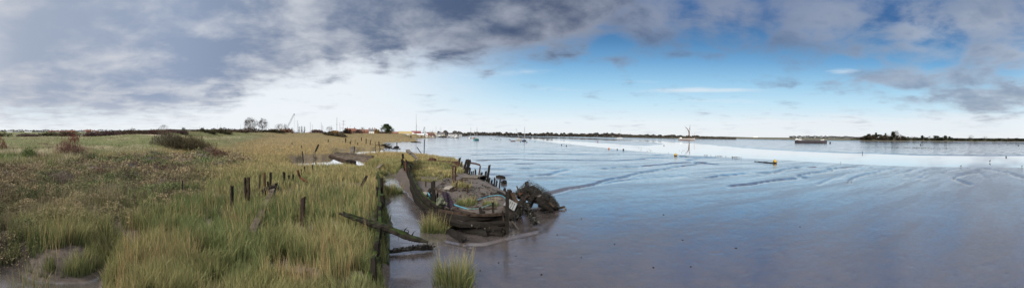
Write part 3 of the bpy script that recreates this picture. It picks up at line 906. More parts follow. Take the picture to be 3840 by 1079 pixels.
# near long side, lower strakes still standing, sagging toward the bow
port = [P(1506, 640, .1), P(1520, 668, .05), P(1538, 716, .05), P(1558, 757, .05), P(1584, 785, .05), P(1612, 803, .05), P(1650, 822, .02)]
tops = [2.05, 1.85, 1.35, 1.05, .85, .75, .6]
for k in range(5):
    mb = MB(); f0 = k / 5
    pts = []
    for i, (p, z1) in enumerate(zip(port, tops)):
        f = (k + .5) / 5
        tan = (port[min(i + 1, len(port) - 1)] - port[max(i - 1, 0)]).normalized()
        side = Vector((tan.y, -tan.x, 0)) * -1
        off = .10 * math.sin(f * 2.6) + random.uniform(-.02, .02)
        pts.append(Vector((p.x, p.y, 0)) + side * off + Vector((0, 0, .04 + z1 * f)))
    end = len(pts) if k < 3 else len(pts) - random.randint(0, 1)
    q = []
    for a, b in zip(pts[:end - 1], pts[1:end]):
        q += [a.lerp(b, s / 4) for s in range(4)]
    q.append(pts[end - 1])
    hh = [(tops[min(int(i / 4), 6)] / 5) * .56 for i in range(len(q))]
    vs = []; m_ = len(q)
    for i, p in enumerate(q):
        tan = (q[min(i + 1, m_ - 1)] - q[max(i - 1, 0)]).normalized(); sd_ = Vector((tan.y, -tan.x, 0)).normalized()
        h_ = hh[i] * random.uniform(.86, 1.08); t_ = .07 * random.uniform(.8, 1.2)
        vs.append([p + sd_ * t_ - Vector((0, 0, h_)), p - sd_ * t_ - Vector((0, 0, h_)), p - sd_ * t_ + Vector((0, 0, h_)), p + sd_ * t_ + Vector((0, 0, h_))])
    mb.loft(vs)
    wp(mb, 'hull_strake', MOSSW if k in (1, 3, 4) else WOODH)
# broken frames along the inside of that side
for i, (bx, by, tx, ty, w) in enumerate([(1512, 640, 1507, 590, 8), (1525, 660, 1521, 610, 8), (1540, 690, 1533, 640, 9), (1551, 705, 1546, 668, 9), (1563, 735, 1558, 700, 9), (1576, 752, 1572, 718, 9), (1598, 770, 1592, 738, 9), (1612, 782, 1604, 722, 11), (1648, 790, 1640, 742, 15)]):
    mb = MB(); pole(mb, (bx + 7, by), (tx + 5 - 3 * (i < 6), ty - (14 if i < 6 else 5)), w * .9, broken=.5, jit=.2); wp(mb, 'rib', MOSSY if i % 3 == 0 else WOOD)
for k in range(12):
    f = k / 11; px = 1566 + f * 150; py = 762 + 62 * f ** .8 - 12 * f
    mb = MB(); pole(mb, (px, py), (px + random.uniform(-5, 5), py - random.uniform(14, 34)), random.uniform(7, 11), broken=.5, jit=.2); wp(mb, 'rib', WOOD)
# bow strakes: long dark planks, one above the other, collapsing outward
bow = [((1640, 800), (1740, 820), (1895, 808), .62, .16), ((1622, 808), (1730, 842), (1893, 838), .42, .20), ((1600, 796), (1700, 842), (1880, 866), .20, .22), ((1660, 822), (1760, 866), (1890, 872), .10, .16)]
for i, (a, b, c, z, w) in enumerate(bow):
    mb = MB(); mb.sweep([P(*a, z), P(*a, z).lerp(P(*b, z), .5) + Vector((-.05, -.08, .02)), P(*b, z), P(*b, z).lerp(P(*c, z), .5) + Vector((.02, -.08, 0)), P(*c, z)], w, 6, .22, .75, seg=.35, capjit=.15)
    wp(mb, 'bow_strake', WOODH if i != 3 else WOOD)
mb = MB(); mb.sweep([P(1646, 789, .80), P(1700, 797, .80), P(1770, 806, .80), P(1840, 806, .80), P(1897, 800, .82)], .11, 4, .15, .7, seg=.4, capjit=.1)
wp(mb, 'wale', BROWN)
mb = MB()
for k in range(3):
    a = P(1704 + 4 * k, 783 + 4 * k, .82 + .02 * k); b = P(1780 - 8 * k, 800 + 2 * k, .80 + .02 * k)
    mb.timber(a, b, .16, .04)
wp(mb, 'deck_plank', BROWN)
# hull panel below the wale between the frames
mb = MB(); rows = []
for f in np.linspace(0, 1, 12):
    px = 1745 + f * 150
    rows.append([P(px, 862 - 30 * f * .3, .05), P(px, 838 - 6 * f, .38 + .02 * math.sin(f * 9)), P(px, 812, .68)])
for r0_, r1_ in zip(rows[:-1], rows[1:]):
    for k in range(2): mb.quad(r0_[k], r1_[k], r1_[k + 1], r0_[k + 1])
wp(mb, 'bow_planking', WOODH)
# posts and stem
for i, (b, tp, w, m_) in enumerate([((1632, 790), (1623, 679), 14, WOOD), ((1900, 876), (1902, 716), 13, WOOD), ((1890, 874), (1888, 815), 6, BROWN), ((1893, 868), (1884, 790), 7, WOOD),
                                    ((1806, 822), (1800, 776), 9, WOOD), ((1850, 822), (1848, 757), 8, MOSSY), ((1816, 822), (1812, 790), 13, WOOD), ((1928, 790), (1924, 760), 8, MOSSY)]):
    mb = MB(); pole(mb, b, tp, w); wp(mb, 'stem_post' if i == 1 else 'post', m_)
mb = MB(); mb.timber(P(1914, 824, .15), PD(1969, 735, 18.2), .26, .22, broken=.4); wp(mb, 'knee', WOOD)
mb = MB(); mb.timber(P(1945, 812, .1), PD(1962, 748, 17.6), .30, .24, broken=.5); wp(mb, 'knee', WOOD)
mb = MB(); mb.timber(PD(1970, 762, 18.6), P(2008, 840, .0), .20, .10, broken=.2); wp(mb, 'side_plank', WEED)
mb = MB(); mb.timber(PD(1921, 722, 18.7), P(1944, 778, .4), .22, .12); mb.timber(PD(1908, 712, 19), P(1916, 762, .4), .2, .15); wp(mb, 'bow_frame', BROWN)
# far side: a row of stumps and tall frames
for (b, tp, w) in [((1714, 634), (1726, 588), 8), ((1724, 636), (1733, 606), 4), ((1738, 642), (1752, 596), 8), ((1746, 645), (1760, 597), 8), ((1753, 648), (1765, 599), 7), ((1760, 650), (1763, 628), 6), ((1767, 652), (1768, 641), 5),
                   ((1774, 655), (1775, 639), 5), ((1782, 657), (1783, 631), 6), ((1803, 668), (1807, 644), 8), ((1818, 676), (1823, 639), 7), ((1827, 680), (1836, 618), 8), ((1835, 684), (1837, 664), 6), ((1843, 689), (1845, 673), 7),
                   ((1853, 694), (1856, 665), 6), ((1861, 698), (1864, 675), 6), ((1873, 702), (1876, 672), 5), ((1892, 714), (1893, 700), 9), ((1916, 726), (1915, 712), 8), ((1812, 672), (1812, 658), 9), ((1850, 700), (1848, 686), 9)]:
    mb = MB(); pole(mb, b, tp, w, broken=.5, jit=.16); wp(mb, 'rib', WOOD)
mb = MB(); mb.sweep([P(1722, 640, .5), P(1760, 657, .45), P(1800, 675, .4), P(1850, 702, .35), P(1900, 735, .3), P(1935, 770, .25)], .16, 6, .35, .8, seg=.6); wp(mb, 'sheer_strake', WOOD)
mb = MB(); mb.sweep([PD(1767, 611, 36), PD(1786, 614, 35), PD(1799, 618, 34.5), PD(1801, 624, 34.5), PD(1797, 650, 34.5), PD(1794, 668, 34.5)], .09, 6, .05); wp(mb, 'davit', IRON)
# iron bulkhead across the far end of the hold, its edge above the grass
mb = MB(); A0, A1 = PD(1572, 599, 43.5), PD(1712, 605, 41)
n_ = 14
for i in range(n_):
    a = A0.lerp(A1, i / n_); b = A0.lerp(A1, (i + 1) / n_); zt = random.uniform(-.05, .03)
    mb.box(((a + b) / 2 + Vector((0, 0, -.55 + zt))), ((b - a).length * 1.02, .1 + .01 * (i % 2), 1.1), math.atan2(b.y - a.y, b.x - a.x))
wp(mb, 'bulkhead', IRON)
mb = MB(); mb.timber(PD(1612, 597, 43), PD(1634, 598, 42.6), .5, .3, jit=.4); wp(mb, 'winch_remains', IRON)
mb = MB(); a = PD(1714, 606, 40); mb.box(a + Vector((0, 0, -.75)), (.55, .14, 1.6), .3); wp(mb, 'corner_plate', IRON)
# yellow lichened deck corner on the near quarter with splintered framing under it
mb = MB(); c0, c1, c2, c3 = P(1501, 584, 2.05), P(1528, 573, 2.12), P(1560, 600, 1.98), P(1524, 607, 1.95)
for k in range(7):
    f0, f1 = k / 7 + .008, (k + 1) / 7 - .008
    e = random.uniform(-.06, .05); e2 = random.uniform(-.05, .10)
    a, b = c0.lerp(c1, f0), c0.lerp(c1, f1); c, d = c3.lerp(c2, f1) , c3.lerp(c2, f0)
    a2, b2, c_, d_ = a.lerp(d, e), b.lerp(c, e), c.lerp(b, e2), d.lerp(a, e2)
    dz = Vector((0, 0, random.uniform(-.03, .03)))
    top = [v + dz for v in (a2, b2, c_, d_)]; bot = [v - Vector((0, 0, .07)) for v in top]
    mb.add(top + bot, [(0, 1, 2, 3), (7, 6, 5, 4), (0, 4, 5, 1), (1, 5, 6, 2), (2, 6, 7, 3), (3, 7, 4, 0)])
wp(mb, 'deck', YEL, 'deck corner with yellow lichen')
for (a, za, b, zb, w, m_) in [((1532, 606), 1.75, (1567, 599), 1.85, .16, PALEW), ((1530, 613), 1.5, (1552, 628), 1.1, .16, PALEW), ((1534, 610), 1.6, (1554, 617), 1.5, .12, PALEW), ((1526, 612), 1.6, (1541, 645), .9, .18, RUSTW),
                              ((1520, 608), 1.7, (1527, 660), .4, .2, RUSTW), ((1537, 622), 1.3, (1547, 665), .5, .18, RUSTW), ((1508, 598), 1.8, (1512, 640), .5, .2, BROWN), ((1529, 564), 2.3, (1541, 578), 2.1, .5, GREY), ((1541, 571), 2.2, (1553, 586), 2.0, .3, GREY), ((1552, 582), 2.1, (1562, 594), 2.0, .25, GREY)]:
    mb = MB(); mb.timber(P(*a, za), P(*b, zb), w, w * .5, jit=.25, broken=.4); wp(mb, 'broken_frame', m_)
mb = MB(); mb.sweep([P(1546, 636, 1.05), P(1575, 631, 1.1), P(1604, 628, 1.1)], .06, 6, .1); wp(mb, 'iron_beam', IRON)
# iron stanchions and short stubs in the hold
for (b, tp) in [((1697, 690), (1698, 621)), ((1707, 687), (1709, 624))]:
    mb = MB(); g = GROUND(*b); d = math.hypot(g.x, g.y); q = PD(*tp, d); mb.sweep([g - Vector((0, 0, .2)), q], .065, 6, .08)
    mb.box(q, (.38, .12, .07), random.uniform(-.3, .3)); wp(mb, 'stanchion', IRON)
for (b, tp, w) in [((1712, 715), (1712, 684), 6), ((1753, 722), (1753, 692), 6), ((1597, 700), (1597, 680), 5)]:
    mb = MB(); pole(mb, b, tp, w); wp(mb, 'post', BROWN)
mb = MB(); mb.timber(GROUND(1690, 716) + Vector((0, 0, .1)), PD(1707, 690, 25.3), .16, .1); wp(mb, 'broken_frame', BROWN)
mb = MB(); mb.timber(PD(1604, 735, 19.6), PD(1616, 707, 20.2), .18, .12); wp(mb, 'broken_frame', WOOD)
mb = MB(); mb.timber(PD(1630, 706, 18.0), PD(1665, 723, 17.6), .13, .08); mb.timber(PD(1641, 720, 17.9), GROUND(1641, 756), .1); wp(mb, 'rail', BROWN)
# fringe of wrack on the low timbers
fr_ = join([fronds([P(1604, 800, .3), P(1690, 840, .3), P(1760, 850, .35), P(1880, 868, .2)], .16, 260, (.03, .07)), fronds([P(1935, 830, .2), P(1955, 770, .6), P(1968, 745, .9)], .20, 500, (.02, .05)), fronds([P(1968, 770, .8), P(2008, 840, .1)], .18, 260),
            fronds([P(1722, 645, .5), P(1800, 680, .45), P(1900, 738, .4), P(1940, 775, .4)], .22, 500)])
# broken timber and weed strewn over the mud inside
mb = MB()
for _ in range(60):
    u, v_ = random.random(), random.random()
    a = P(1560, 740, .7).lerp(P(1700, 660, .7), u); b = P(1830, 800, .7).lerp(P(1860, 715, .7), u); p = a.lerp(b, v_); p.z = hz(p.x, p.y) + .02
    th = random.gauss(.6, .9); L_ = random.uniform(.12, .7); dv = Vector((math.cos(th), math.sin(th), random.uniform(-.02, .12))) * L_
    mb.timber(p, p + dv, random.uniform(.03, .12), random.uniform(.02, .07), jit=.25)
sc_ = mb.build('strewn_wood', BROWN, wreck, -WL); sc_['kind'] = 'stuff'
lx = []
for _ in range(1500):
    u, v_ = random.random(), random.random()
    a = P(1560, 740, .7).lerp(P(1700, 655, .7), u); b = P(1830, 805, .7).lerp(P(1870, 715, .7), u); p = a.lerp(b, v_)
    if float(fbm(p.x / .9, p.y / .9, 333, 3)) > .5: lx.append((p.x, p.y, hz(p.x, p.y) + .03))
lx = np.array(lx); sc_ = put('strewn_weed', np_mesh('strewn_weed', *leaflets(lx[:, 0], lx[:, 1], lx[:, 2], rng.uniform(.04, .13, len(lx)), np.array((.03, .027, .016))[None] * rng.uniform(.4, 2.2, (len(lx), 1)), 1.5)), WEEDL, wreck, -WL); sc_['kind'] = 'stuff'
o = put('wrack_fringe', np_mesh('wrack_fringe', *fr_), WEEDL, wreck, -WL)

# heap of weed covered timbers beyond the bow
HL = P(2000, 760, 0); heap = tag(empty('weed_covered_wreckage', HL), 'heap of collapsed timbers under black seaweed, on the mud beyond the hulk bow', 'wreckage')
ridge_ = [P(1938, 738, .45), P(1962, 728, .62), P(1985, 724, .80), P(2015, 736, .68), P(2045, 752, .48), P(2070, 768, .30), P(2090, 782, .12)]
mb = MB(); mb.sweep(ridge_, [.30, .52, .70, .66, .56, .40, .20], 11, .30, .56, seg=.22)
mb.build('weedy_mass', WEED, heap, -HL, smooth=False)
put('seaweed', np_mesh('seaweed', *fronds([P(2046, 786, .1), P(2092, 782, .15)], .25, 300, (.02, .06))), WEEDL, heap, -HL)
fr_ = fronds(ridge_, [.30, .52, .70, .66, .56, .40, .20], 6500, (.015, .045))
put('seaweed', np_mesh('seaweed', *fr_), WEEDL, heap, -HL)
mb = MB(); mb.timber(PD(1985, 735, 22.5), PD(1974, 680, 22.7), .26, .22); mb.build('post', WOOD, heap, -HL)
for (a, za, b, zb, w, m_) in [((1950, 735), 1.1, (1938, 698), 1.3, .07, BROWN), ((1998, 750), .9, (2028, 732), 1.0, .09, GREY), ((1964, 752), .9, (1984, 732), 1.3, .1, BROWN), ((2030, 790), .2, (2086, 772), .35, .2, WOOD), ((1948, 728), 1.2, (1961, 722), 1.3, .12, RUSTW), ((1950, 710), 1.0, (1990, 716), 1.15, .1, MOSSY), ((1975, 745), .9, (2040, 768), .75, .2, WOOD), ((2000, 738), 1.1, (2062, 752), .8, .16, WOOD), ((2020, 770), .55, (2075, 790), .2, .22, WOODH), ((1990, 775), .5, (2010, 735), 1.25, .14, WOOD), ((2040, 745), .9, (2078, 775), .45, .13, BROWN)]:
    mb = MB(); mb.timber(P(*a, za), P(*b, zb), w, w * .7); mb.build('timber', m_, heap, -HL)


# ------------------------------------------------------------------ loose things lying in the wreck
def hose(name, pts, r, label):
    mb = MB(); p0 = Vector(pts[0]); q = []
    P_ = [Vector(p) - p0 for p in pts]
    for i in range(len(P_) - 1):
        a, b = P_[i], P_[i + 1]; pa = P_[max(i - 1, 0)]; pb = P_[min(i + 2, len(P_) - 1)]
        for s in range(5):
            u = s / 5
            q.append(.5 * ((2 * a) + (b - pa) * u + (2 * pa - 5 * a + 4 * b - pb) * u * u + (-pa + 3 * a - 3 * b + pb) * u ** 3))
    q.append(P_[-1]); mb.sweep(q, r, 6)
    return tag(mb.build(name, HOSE, None, p0, smooth=True), label, 'hose')


HOSE = mat('blue_plastic_pipe', (.04, .15, .21), (.08, .22, .29), .45, 3, 0)
GHOSE = mat('muddy_plastic_pipe', (.10, .17, .15), (.20, .30, .28), .6, 3, 0)
hose('water_hose', [P(1667, 750, 1.0), P(1694, 763, .95), P(1725, 775, .9), P(1752, 783, .9)], .036, 'bright blue plastic pipe looping out of the purple tarp over the wreck planks')
o = hose('water_hose', [P(1752, 783, .9), P(1780, 783, .85), P(1805, 778, .8), P(1835, 768, .75), P(1862, 763, .7)], .026, 'muddy grey green pipe trailing right from the blue pipe inside the hulk'); o.data.materials.clear(); o.data.materials.append(GHOSE)
hose('water_hose', [P(1794, 749, .85), P(1820, 739, .85), P(1850, 733, .9), P(1876, 732, .95), P(1892, 740, .95), P(1900, 752, .9)], .028, 'pale turquoise pipe arching over mud to the white crate near the stem post')
hose('water_hose', [P(1604, 722, 1.35), P(1610, 730, 1.4), P(1614, 745, 1.1)], .04, 'short upright bend of blue pipe at the near side of the hulk')
TARP = mat('purple_tarpaulin', (.012, .008, .014), (.030, .018, .032), .65, 3, .4)
tp = P(1680, 778, .7); mb = MB(); rows = []
for j in range(7):
    f = j / 6; row = []
    for i in range(9):
        u = i / 8; px = 1658 + 26 * f * .3 + u * (26 + 12 * f); py = 722 + 56 * f + 4 * math.sin(u * 9 + f * 3)
        row.append(PD(px, py, 16.9 - .5 * f + .10 * math.sin(u * 11 + 2 * f) + random.uniform(-.008, .008)) - tp)
    rows.append(row)
for a, b in zip(rows[:-1], rows[1:]):
    for k in range(8): mb.quad(a[k], a[k + 1], b[k + 1], b[k])
o = mb.build('tarpaulin', TARP, None, tp, smooth=True); sm_ = o.modifiers.new('thick', 'SOLIDIFY'); sm_.thickness = .03
tag(o, 'dark purple tarpaulin draped over a frame inside the hulk', 'tarpaulin')
SHEET = mat('mottled_green_sheet', (.04, .045, .028), (.15, .155, .11), .6, 5, .4, lo=.4, hi=.6)
tp = P(1655, 776, .7); mb = MB(); rows = []
for j in range(7):
    f = j / 6; row = []
    for i in range(9):
        u = i / 8; px = 1636 + u * 40; py = 738 + 12 * abs(u - .45) + 26 * f + 3 * math.sin(u * 13)
        row.append(PD(px, py, 16.7 - .4 * f + .12 * math.sin(u * 8 + 3 * f) + random.uniform(-.04, .04)) - tp)
    rows.append(row)
for a, b in zip(rows[:-1], rows[1:]):
    for k in range(8): mb.quad(a[k], a[k + 1], b[k + 1], b[k])
o = mb.build('crumpled_sheet', SHEET, None, tp, smooth=False); sm_ = o.modifiers.new('thick', 'SOLIDIFY'); sm_.thickness = .03
tag(o, 'crumpled pale green sheet caught beside the tall post in the hulk', 'sheet')
# white crate tipped against the stem
CRATE = mat('dirty_white_plastic', (.17, .175, .175), (.27, .28, .285), .5, 3, .1)
cl = P(1911, 785, .55); crate = tag(empty('plastic_crate', cl), 'dirty white slotted crate tipped on its side behind the stem post', 'crate')
fa, fb, fc, fd = [PD(*q, 17.0) - cl for q in ((1911, 748), (1939, 764), (1928, 790), (1897, 770))]
back = [v + Vector((-.14, .55, -.12)) for v in (fa, fb, fc, fd)]
for nm, pts in (('side', [fa, back[0], back[1], fb]), ('side', [fd, fc, back[2], back[3]]), ('side', [fa, fd, back[3], back[0]]), ('side', [fb, back[1], back[2], fc])):
    mb = MB(); nrm_ = (pts[1] - pts[0]).cross(pts[3] - pts[0]).normalized() * .02
    mb.add([p + nrm_ for p in pts] + [p - nrm_ for p in pts], [(0, 1, 2, 3), (7, 6, 5, 4), (0, 4, 5, 1), (1, 5, 6, 2), (2, 6, 7, 3), (3, 7, 4, 0)]); mb.build(nm, CRATE, crate)
mb = MB(); nn_ = (fb - fa).cross(fd - fa).normalized()
if nn_.y > 0: nn_ = -nn_
for i in range(4):                       # base slats with open slots between
    a0_, a1_ = i / 4 + (.035 if i else 0), (i + 1) / 4 - (.035 if i < 3 else 0)
    q = [fa.lerp(fb, a0_), fa.lerp(fb, a1_), fd.lerp(fc, a1_), fd.lerp(fc, a0_)]
    mb.add([p + nn_ * .03 for p in q] + [p - nn_ * .01 for p in q], [(3, 2, 1, 0), (4, 5, 6, 7), (0, 1, 5, 4), (1, 2, 6, 5), (2, 3, 7, 6), (3, 0, 4, 7)])
for f in (0, .47, .94):
    q = [fa.lerp(fd, f), fb.lerp(fc, f), fb.lerp(fc, f + .06), fa.lerp(fd, f + .06)]
    mb.add([p + nn_ * .034 for p in q] + [p + nn_ * .002 for p in q], [(3, 2, 1, 0), (4, 5, 6, 7), (0, 1, 5, 4), (1, 2, 6, 5), (2, 3, 7, 6), (3, 0, 4, 7)])
mb.build('base', CRATE, crate)


def plank(name, a, b, w, tk, m_, label, cat='plank', **kw):
    a, b = Vector(a), Vector(b); mb = MB(); mb.timber(Vector((0, 0, 0)), b - a, w, tk, **kw)
    return tag(mb.build(name, m_, None, a), label, cat)


plank('board', PD(1589, 720, 20.3), PD(1601, 742, 19.9), .34, .03, PALEW, 'small white board leaning on the near ribs of the hulk', 'board', broken=0)
plank('board', GROUND(1675, 712) + Vector((0, 0, .05)), GROUND(1696, 703) + Vector((0, 0, .1)), .45, .04, PALEW, 'bleached flat board lying on mud by the iron stanchions', 'board', broken=0)
plank('board', GROUND(1655, 642) + Vector((0, 0, .25)), GROUND(1680, 643) + Vector((0, 0, .25)), .35, .05, MOSSG, 'green slimed board flat in the grass of the hold', 'board', broken=0)
plank('board', GROUND(1764, 670) + Vector((0, 0, .12)), GROUND(1812, 668) + Vector((0, 0, .16)), 1.3, .1, GREY, 'wide grey hatch board lying by the far row of stumps', 'board', broken=.1)
plank('plank', GROUND(1838, 745) + Vector((0, 0, .06)), GROUND(1884, 752) + Vector((0, 0, .06)), .14, .06, GREY, 'thin grey plank on the mud under the turquoise pipe')
plank('plank', GROUND(1868, 725) + Vector((0, 0, .1)), GROUND(1895, 742) + Vector((0, 0, .1)), .18, .12, WOOD, 'short black timber at the inner end of the stump row', 'timber')
plank('weedy_timber', P(1731, 853, .1), P(1834, 876, .1), .34, .3, WEED, 'thick seaweed covered beam lying outside the bow planks', 'timber', jit=.3)
plank('weedy_timber', P(1674, 862, .1), P(1741, 902, .1), .24, .2, WEED, 'short black weedy log on the mud right of the grass tuft', 'timber', jit=.3)
plank('weedy_timber', P(1820, 872, .08), P(1886, 880, .08), .16, .14, WOOD, 'thin black timber end at the foot of the stem post', 'timber', jit=.3)
plank('driftwood', P(2092, 782, .08), P(2118, 775, .12), .14, .1, BROWN, 'small brown driftwood stick on mud beyond the weed heap', 'driftwood', jit=.25)
plank('driftwood', P(2104, 776, .1), P(2124, 784, .03), .08, .06, GREY, 'thin grey stick crossing the driftwood beyond the weed heap', 'driftwood', jit=.25)
plank('lath', P(1919, 828, .5), P(1945, 862, .02), .07, .05, GREY, 'pale lath propped against the foot of the bow', 'lath')
plank('lath', P(1918, 846, .2), P(1922, 832, .45), .06, .05, PALEW, 'short yellowish lath upright at the foot of the bow', 'lath')
plank('mooring_block', P(1866, 660, .1), P(1892, 667, .05), .4, .2, WOOD, 'half sunk dark slab in the shallow water past the stumps', 'block', jit=.3)
plank('mooring_block', P(1886, 684, .1), P(1893, 685, .1), .45, .32, WEED, 'small round black lump on the mud past the stumps', 'block', jit=.35)

# ------------------------------------------------------------------ the second wreck: its planked side beside the creek
ML = P(1440, 800, 0)
wall = tag(empty('hull_wall', ML), 'rotten mossy hull side running along the grass edge of the creek', 'wreck wall')
line = [P(1424, 690, .2), P(1428, 740, .15), P(1432, 800, .1), P(1434, 860, .1), P(1434, 930, .05), P(1428, 1000, .05), P(1414, 1085, .05), P(1385, 1230, .05)]
hts = [1.25, 1.2, 1.15, 1.1, 1.0, .9, .75, .5]
for k in range(4):
    vs = []
    for i in range(len(line) - 1):
        for s in range(4):
            p = line[i].lerp(line[i + 1], s / 4); h_ = hts[i] + (hts[i + 1] - hts[i]) * s / 4
            zc = h_ * (k + .5) / 4; hh_ = h_ / 8 * random.uniform(.85, 1.06); tk = .07 * random.uniform(.8, 1.2); ox = random.uniform(-.03, .03) - .05 * k
            if k == 3 and random.random() < .3: hh_ *= .5
            vs.append([Vector((p.x + ox + tk, p.y, zc - hh_)), Vector((p.x + ox - tk, p.y, zc - hh_)), Vector((p.x + ox - tk, p.y, zc + hh_)), Vector((p.x + ox + tk, p.y, zc + hh_))])
    mb = MB(); mb.loft(vs); mb.build('strake', MOSSW if k % 2 else MOSSY, wall, -ML)
for (b, tp, w, m_) in [((1429, 745), (1431, 667), 10, WOOD), ((1432, 800), (1432, 726), 16, MOSSY), ((1420, 760), (1414, 700), 8, WOOD), ((1424, 850), (1420, 770), 12, WOOD), ((1426, 940), (1423, 850), 14, WOOD), ((1417, 1000), (1413, 905), 16, WOOD), ((1404, 1075), (1400, 960), 18, MOSSY)]:
    mb = MB(); pole(mb, b, tp, w, jit=.2); mb.build('rib', m_, wall, -ML)
mb = MB(); a, b = PD(1438, 735, 21.5), PD(1448, 820, 16.5); c = P(1453, 992, .05)
mb.sweep([a, b, b.lerp(c, .5) + Vector((.03, 0, .05)), c], [.10, .12, .11, .06], 6, .2, 1.6, seg=.4); o = mb.build('loose_plank', MOSSG, wall, -ML); o['label'] = 'bright green slimed plank'
mb = MB(); mb.timber(P(1372, 1079, .35), P(1394, 960, .4), .34, .3, jit=.2); mb.timber(P(1330, 1200, .2), P(1372, 1075, .3), .36, .3, jit=.2); mb.build('bottom_log', BROWN, wall, -ML)

# mossy beam leaning across that wall
ba, bb = PD(1272, 800, 12.5), PD(1606, 908, 11.4)
bl = tag(empty('leaning_beam', ba), 'long mossy black beam slanting from the grass out over the creek mud', 'beam')
mb = MB(); q0, q1 = Vector((0, 0, 0)), bb - ba
mid = q0.lerp(q1, .55) + Vector((0, 0, .05))
mb.sweep([q0, q0.lerp(q1, .3) + Vector((0, 0, .04)), mid, q0.lerp(q1, .8) + Vector((0, 0, -.02)), q1], [.04, .10, .14, .12, .03], 8, .25, 1.05, seg=.12); mb.build('timber', MOSSY, bl)
mb = MB(); mb.sweep([q0.lerp(q1, .05) + Vector((0, -.0, .10)), mid + Vector((0, -.0, .11)), q0.lerp(q1, .62) + Vector((0, -.0, .1))], .045, 5, .5, .7, seg=.1); mb.build('moss_crust', MOSSY, bl)
mb = MB()
for f, l_, s_ in ((.74, .22, 1), (.78, .18, -1), (.83, .2, 1), (.70, .1, 1)):
    p = q0.lerp(q1, f) + Vector((0, 0, .08)); mb.sweep([p, p + Vector((.06, 0, l_ * .6)), p + Vector((.16 * s_, 0, l_))], [.035, .025, .004], 4, .2, .5)
mb.build('splinter', WOOD, bl)
mb = MB()
for _ in range(14):
    f = random.uniform(.52, .97); p = q0.lerp(q1, f) + Vector((0, random.uniform(-.04, .04), -.08)); l_ = random.choice([.05, .06, .08, .1, .14, .3]) * random.uniform(.6, 1.1)
    mb.sweep([p, p + Vector((random.uniform(-.01, .01), 0, -l_))], [.012, .004], 3)
mb.build('hanging_weed', WEED, bl)
wa_ = P(1456, 946, .08); wb_ = P(1622, 926, .14)
wt = tag(empty('weedy_beam', wa_), 'black weed hung beam lying flat on creek mud below the leaning beam', 'beam')
mb = MB(); mb.sweep([Vector((0, 0, 0)), (wb_ - wa_) * .5 + Vector((0, 0, .03)), wb_ - wa_], [.06, .09, .10], 7, .3, .9, seg=.12); mb.timber((wb_ - wa_) * .55, (wb_ - wa_) * .55 + Vector((0, 0, .2)), .05); mb.build('timber', WEED, wt)
put('seaweed', np_mesh('seaweed', *fronds([wa_, wb_], .12, 420, (.03, .08))), WEEDL, wt, -wa_)

# posts of the second wreck standing in the marsh grass
GRP = 'timber posts standing in the marsh grass'
for (b, tp, w, m_, lab) in [
    ((871, 782), (870, 695), 14, WOOD, 'leftmost lone black post with a forked grey top, standing in grass'),
    ((974, 712), (975, 652), 7, BROWN, 'thin pointed brown post, left of the rust red post in the row'),
    ((994, 705), (992, 645), 10, RUSTW, 'rust red tapered post in the row of three'),
    ((1015, 706), (1015, 645), 10, WOOD, 'flat topped black post, right end of the row of three'),
    ((1067, 684), (1065, 642), 10, WOOD, 'dark pointed post right of the plank among green stubs'),
    ((1143, 644), (1142, 622), 5, WOOD, 'small dark stake in grass beyond the bent rib'),
    ((1177, 638), (1171, 615), 4, WOOD, 'slim leaning stake, farthest of the post line before the creek'),
    ((1138, 812), (1137, 735), 22, BROWN, 'broad square brown stump standing alone in the grass'),
    ((1038, 706), (1036, 684), 12, WOOD, 'low black stub crowding the head of the mossy plank'),
    ((1084, 676), (1083, 655), 8, MOSSY, 'green mossy stub right of the pointed dark post'),
    ((1100, 672), (1099, 652), 8, MOSSY, 'mossy stub just left of the bent rib'),
    ((1006, 708), (1004, 678), 9, MOSSY, 'mossy low stub between the rust red and black posts'),
    ((1130, 655), (1129, 634), 5, MOSSY, 'mossy little stub behind the bent rib'),
    ((1346, 694), (1376, 658), 12, WOOD, 'black timber end leaning right out of the grass near the hull wall'),
    ((685, 708), (684, 675), 5, WOOD, 'small dark stick at the edge of the grey scrub')]:
    single_post('timber_post', b, tp, w * .72, m_, lab, 'post', GRP, broken=.35, up=.42)
g = GROUND(926, 746, up=.42); d = math.hypot(g.x, g.y); root = tag(empty('timber_post', g), 'split brown double post second from the left in the grass', 'post', GRP)
for x0, x1, ty in ((920, 919, 664), (931, 932, 662)):
    mb = MB(); mb.timber(PD(x0, 752, d) - g, PD(x1, ty, d) - g, wide(8, d), wide(8, d), broken=.5, jit=.2); mb.build('split_half', BROWN, root)
g = GROUND(1128, 680, up=.42); d = math.hypot(g.x, g.y); mb = MB(); mb.sweep([PD(1117, 637, d) - g, PD(1119, 651, d) - g, PD(1126, 667, d) - g, PD(1138, 674, d - .3) - g, PD(1152, 682, d - .6) - g], [wide(4.5, d)] * 3 + [wide(5.5, d), wide(3, d)], 6, .18, seg=.2)
tag(mb.build('bent_rib', RUSTW, None, g), 'bent rust brown rib lying like a hook in the grass', 'rib')
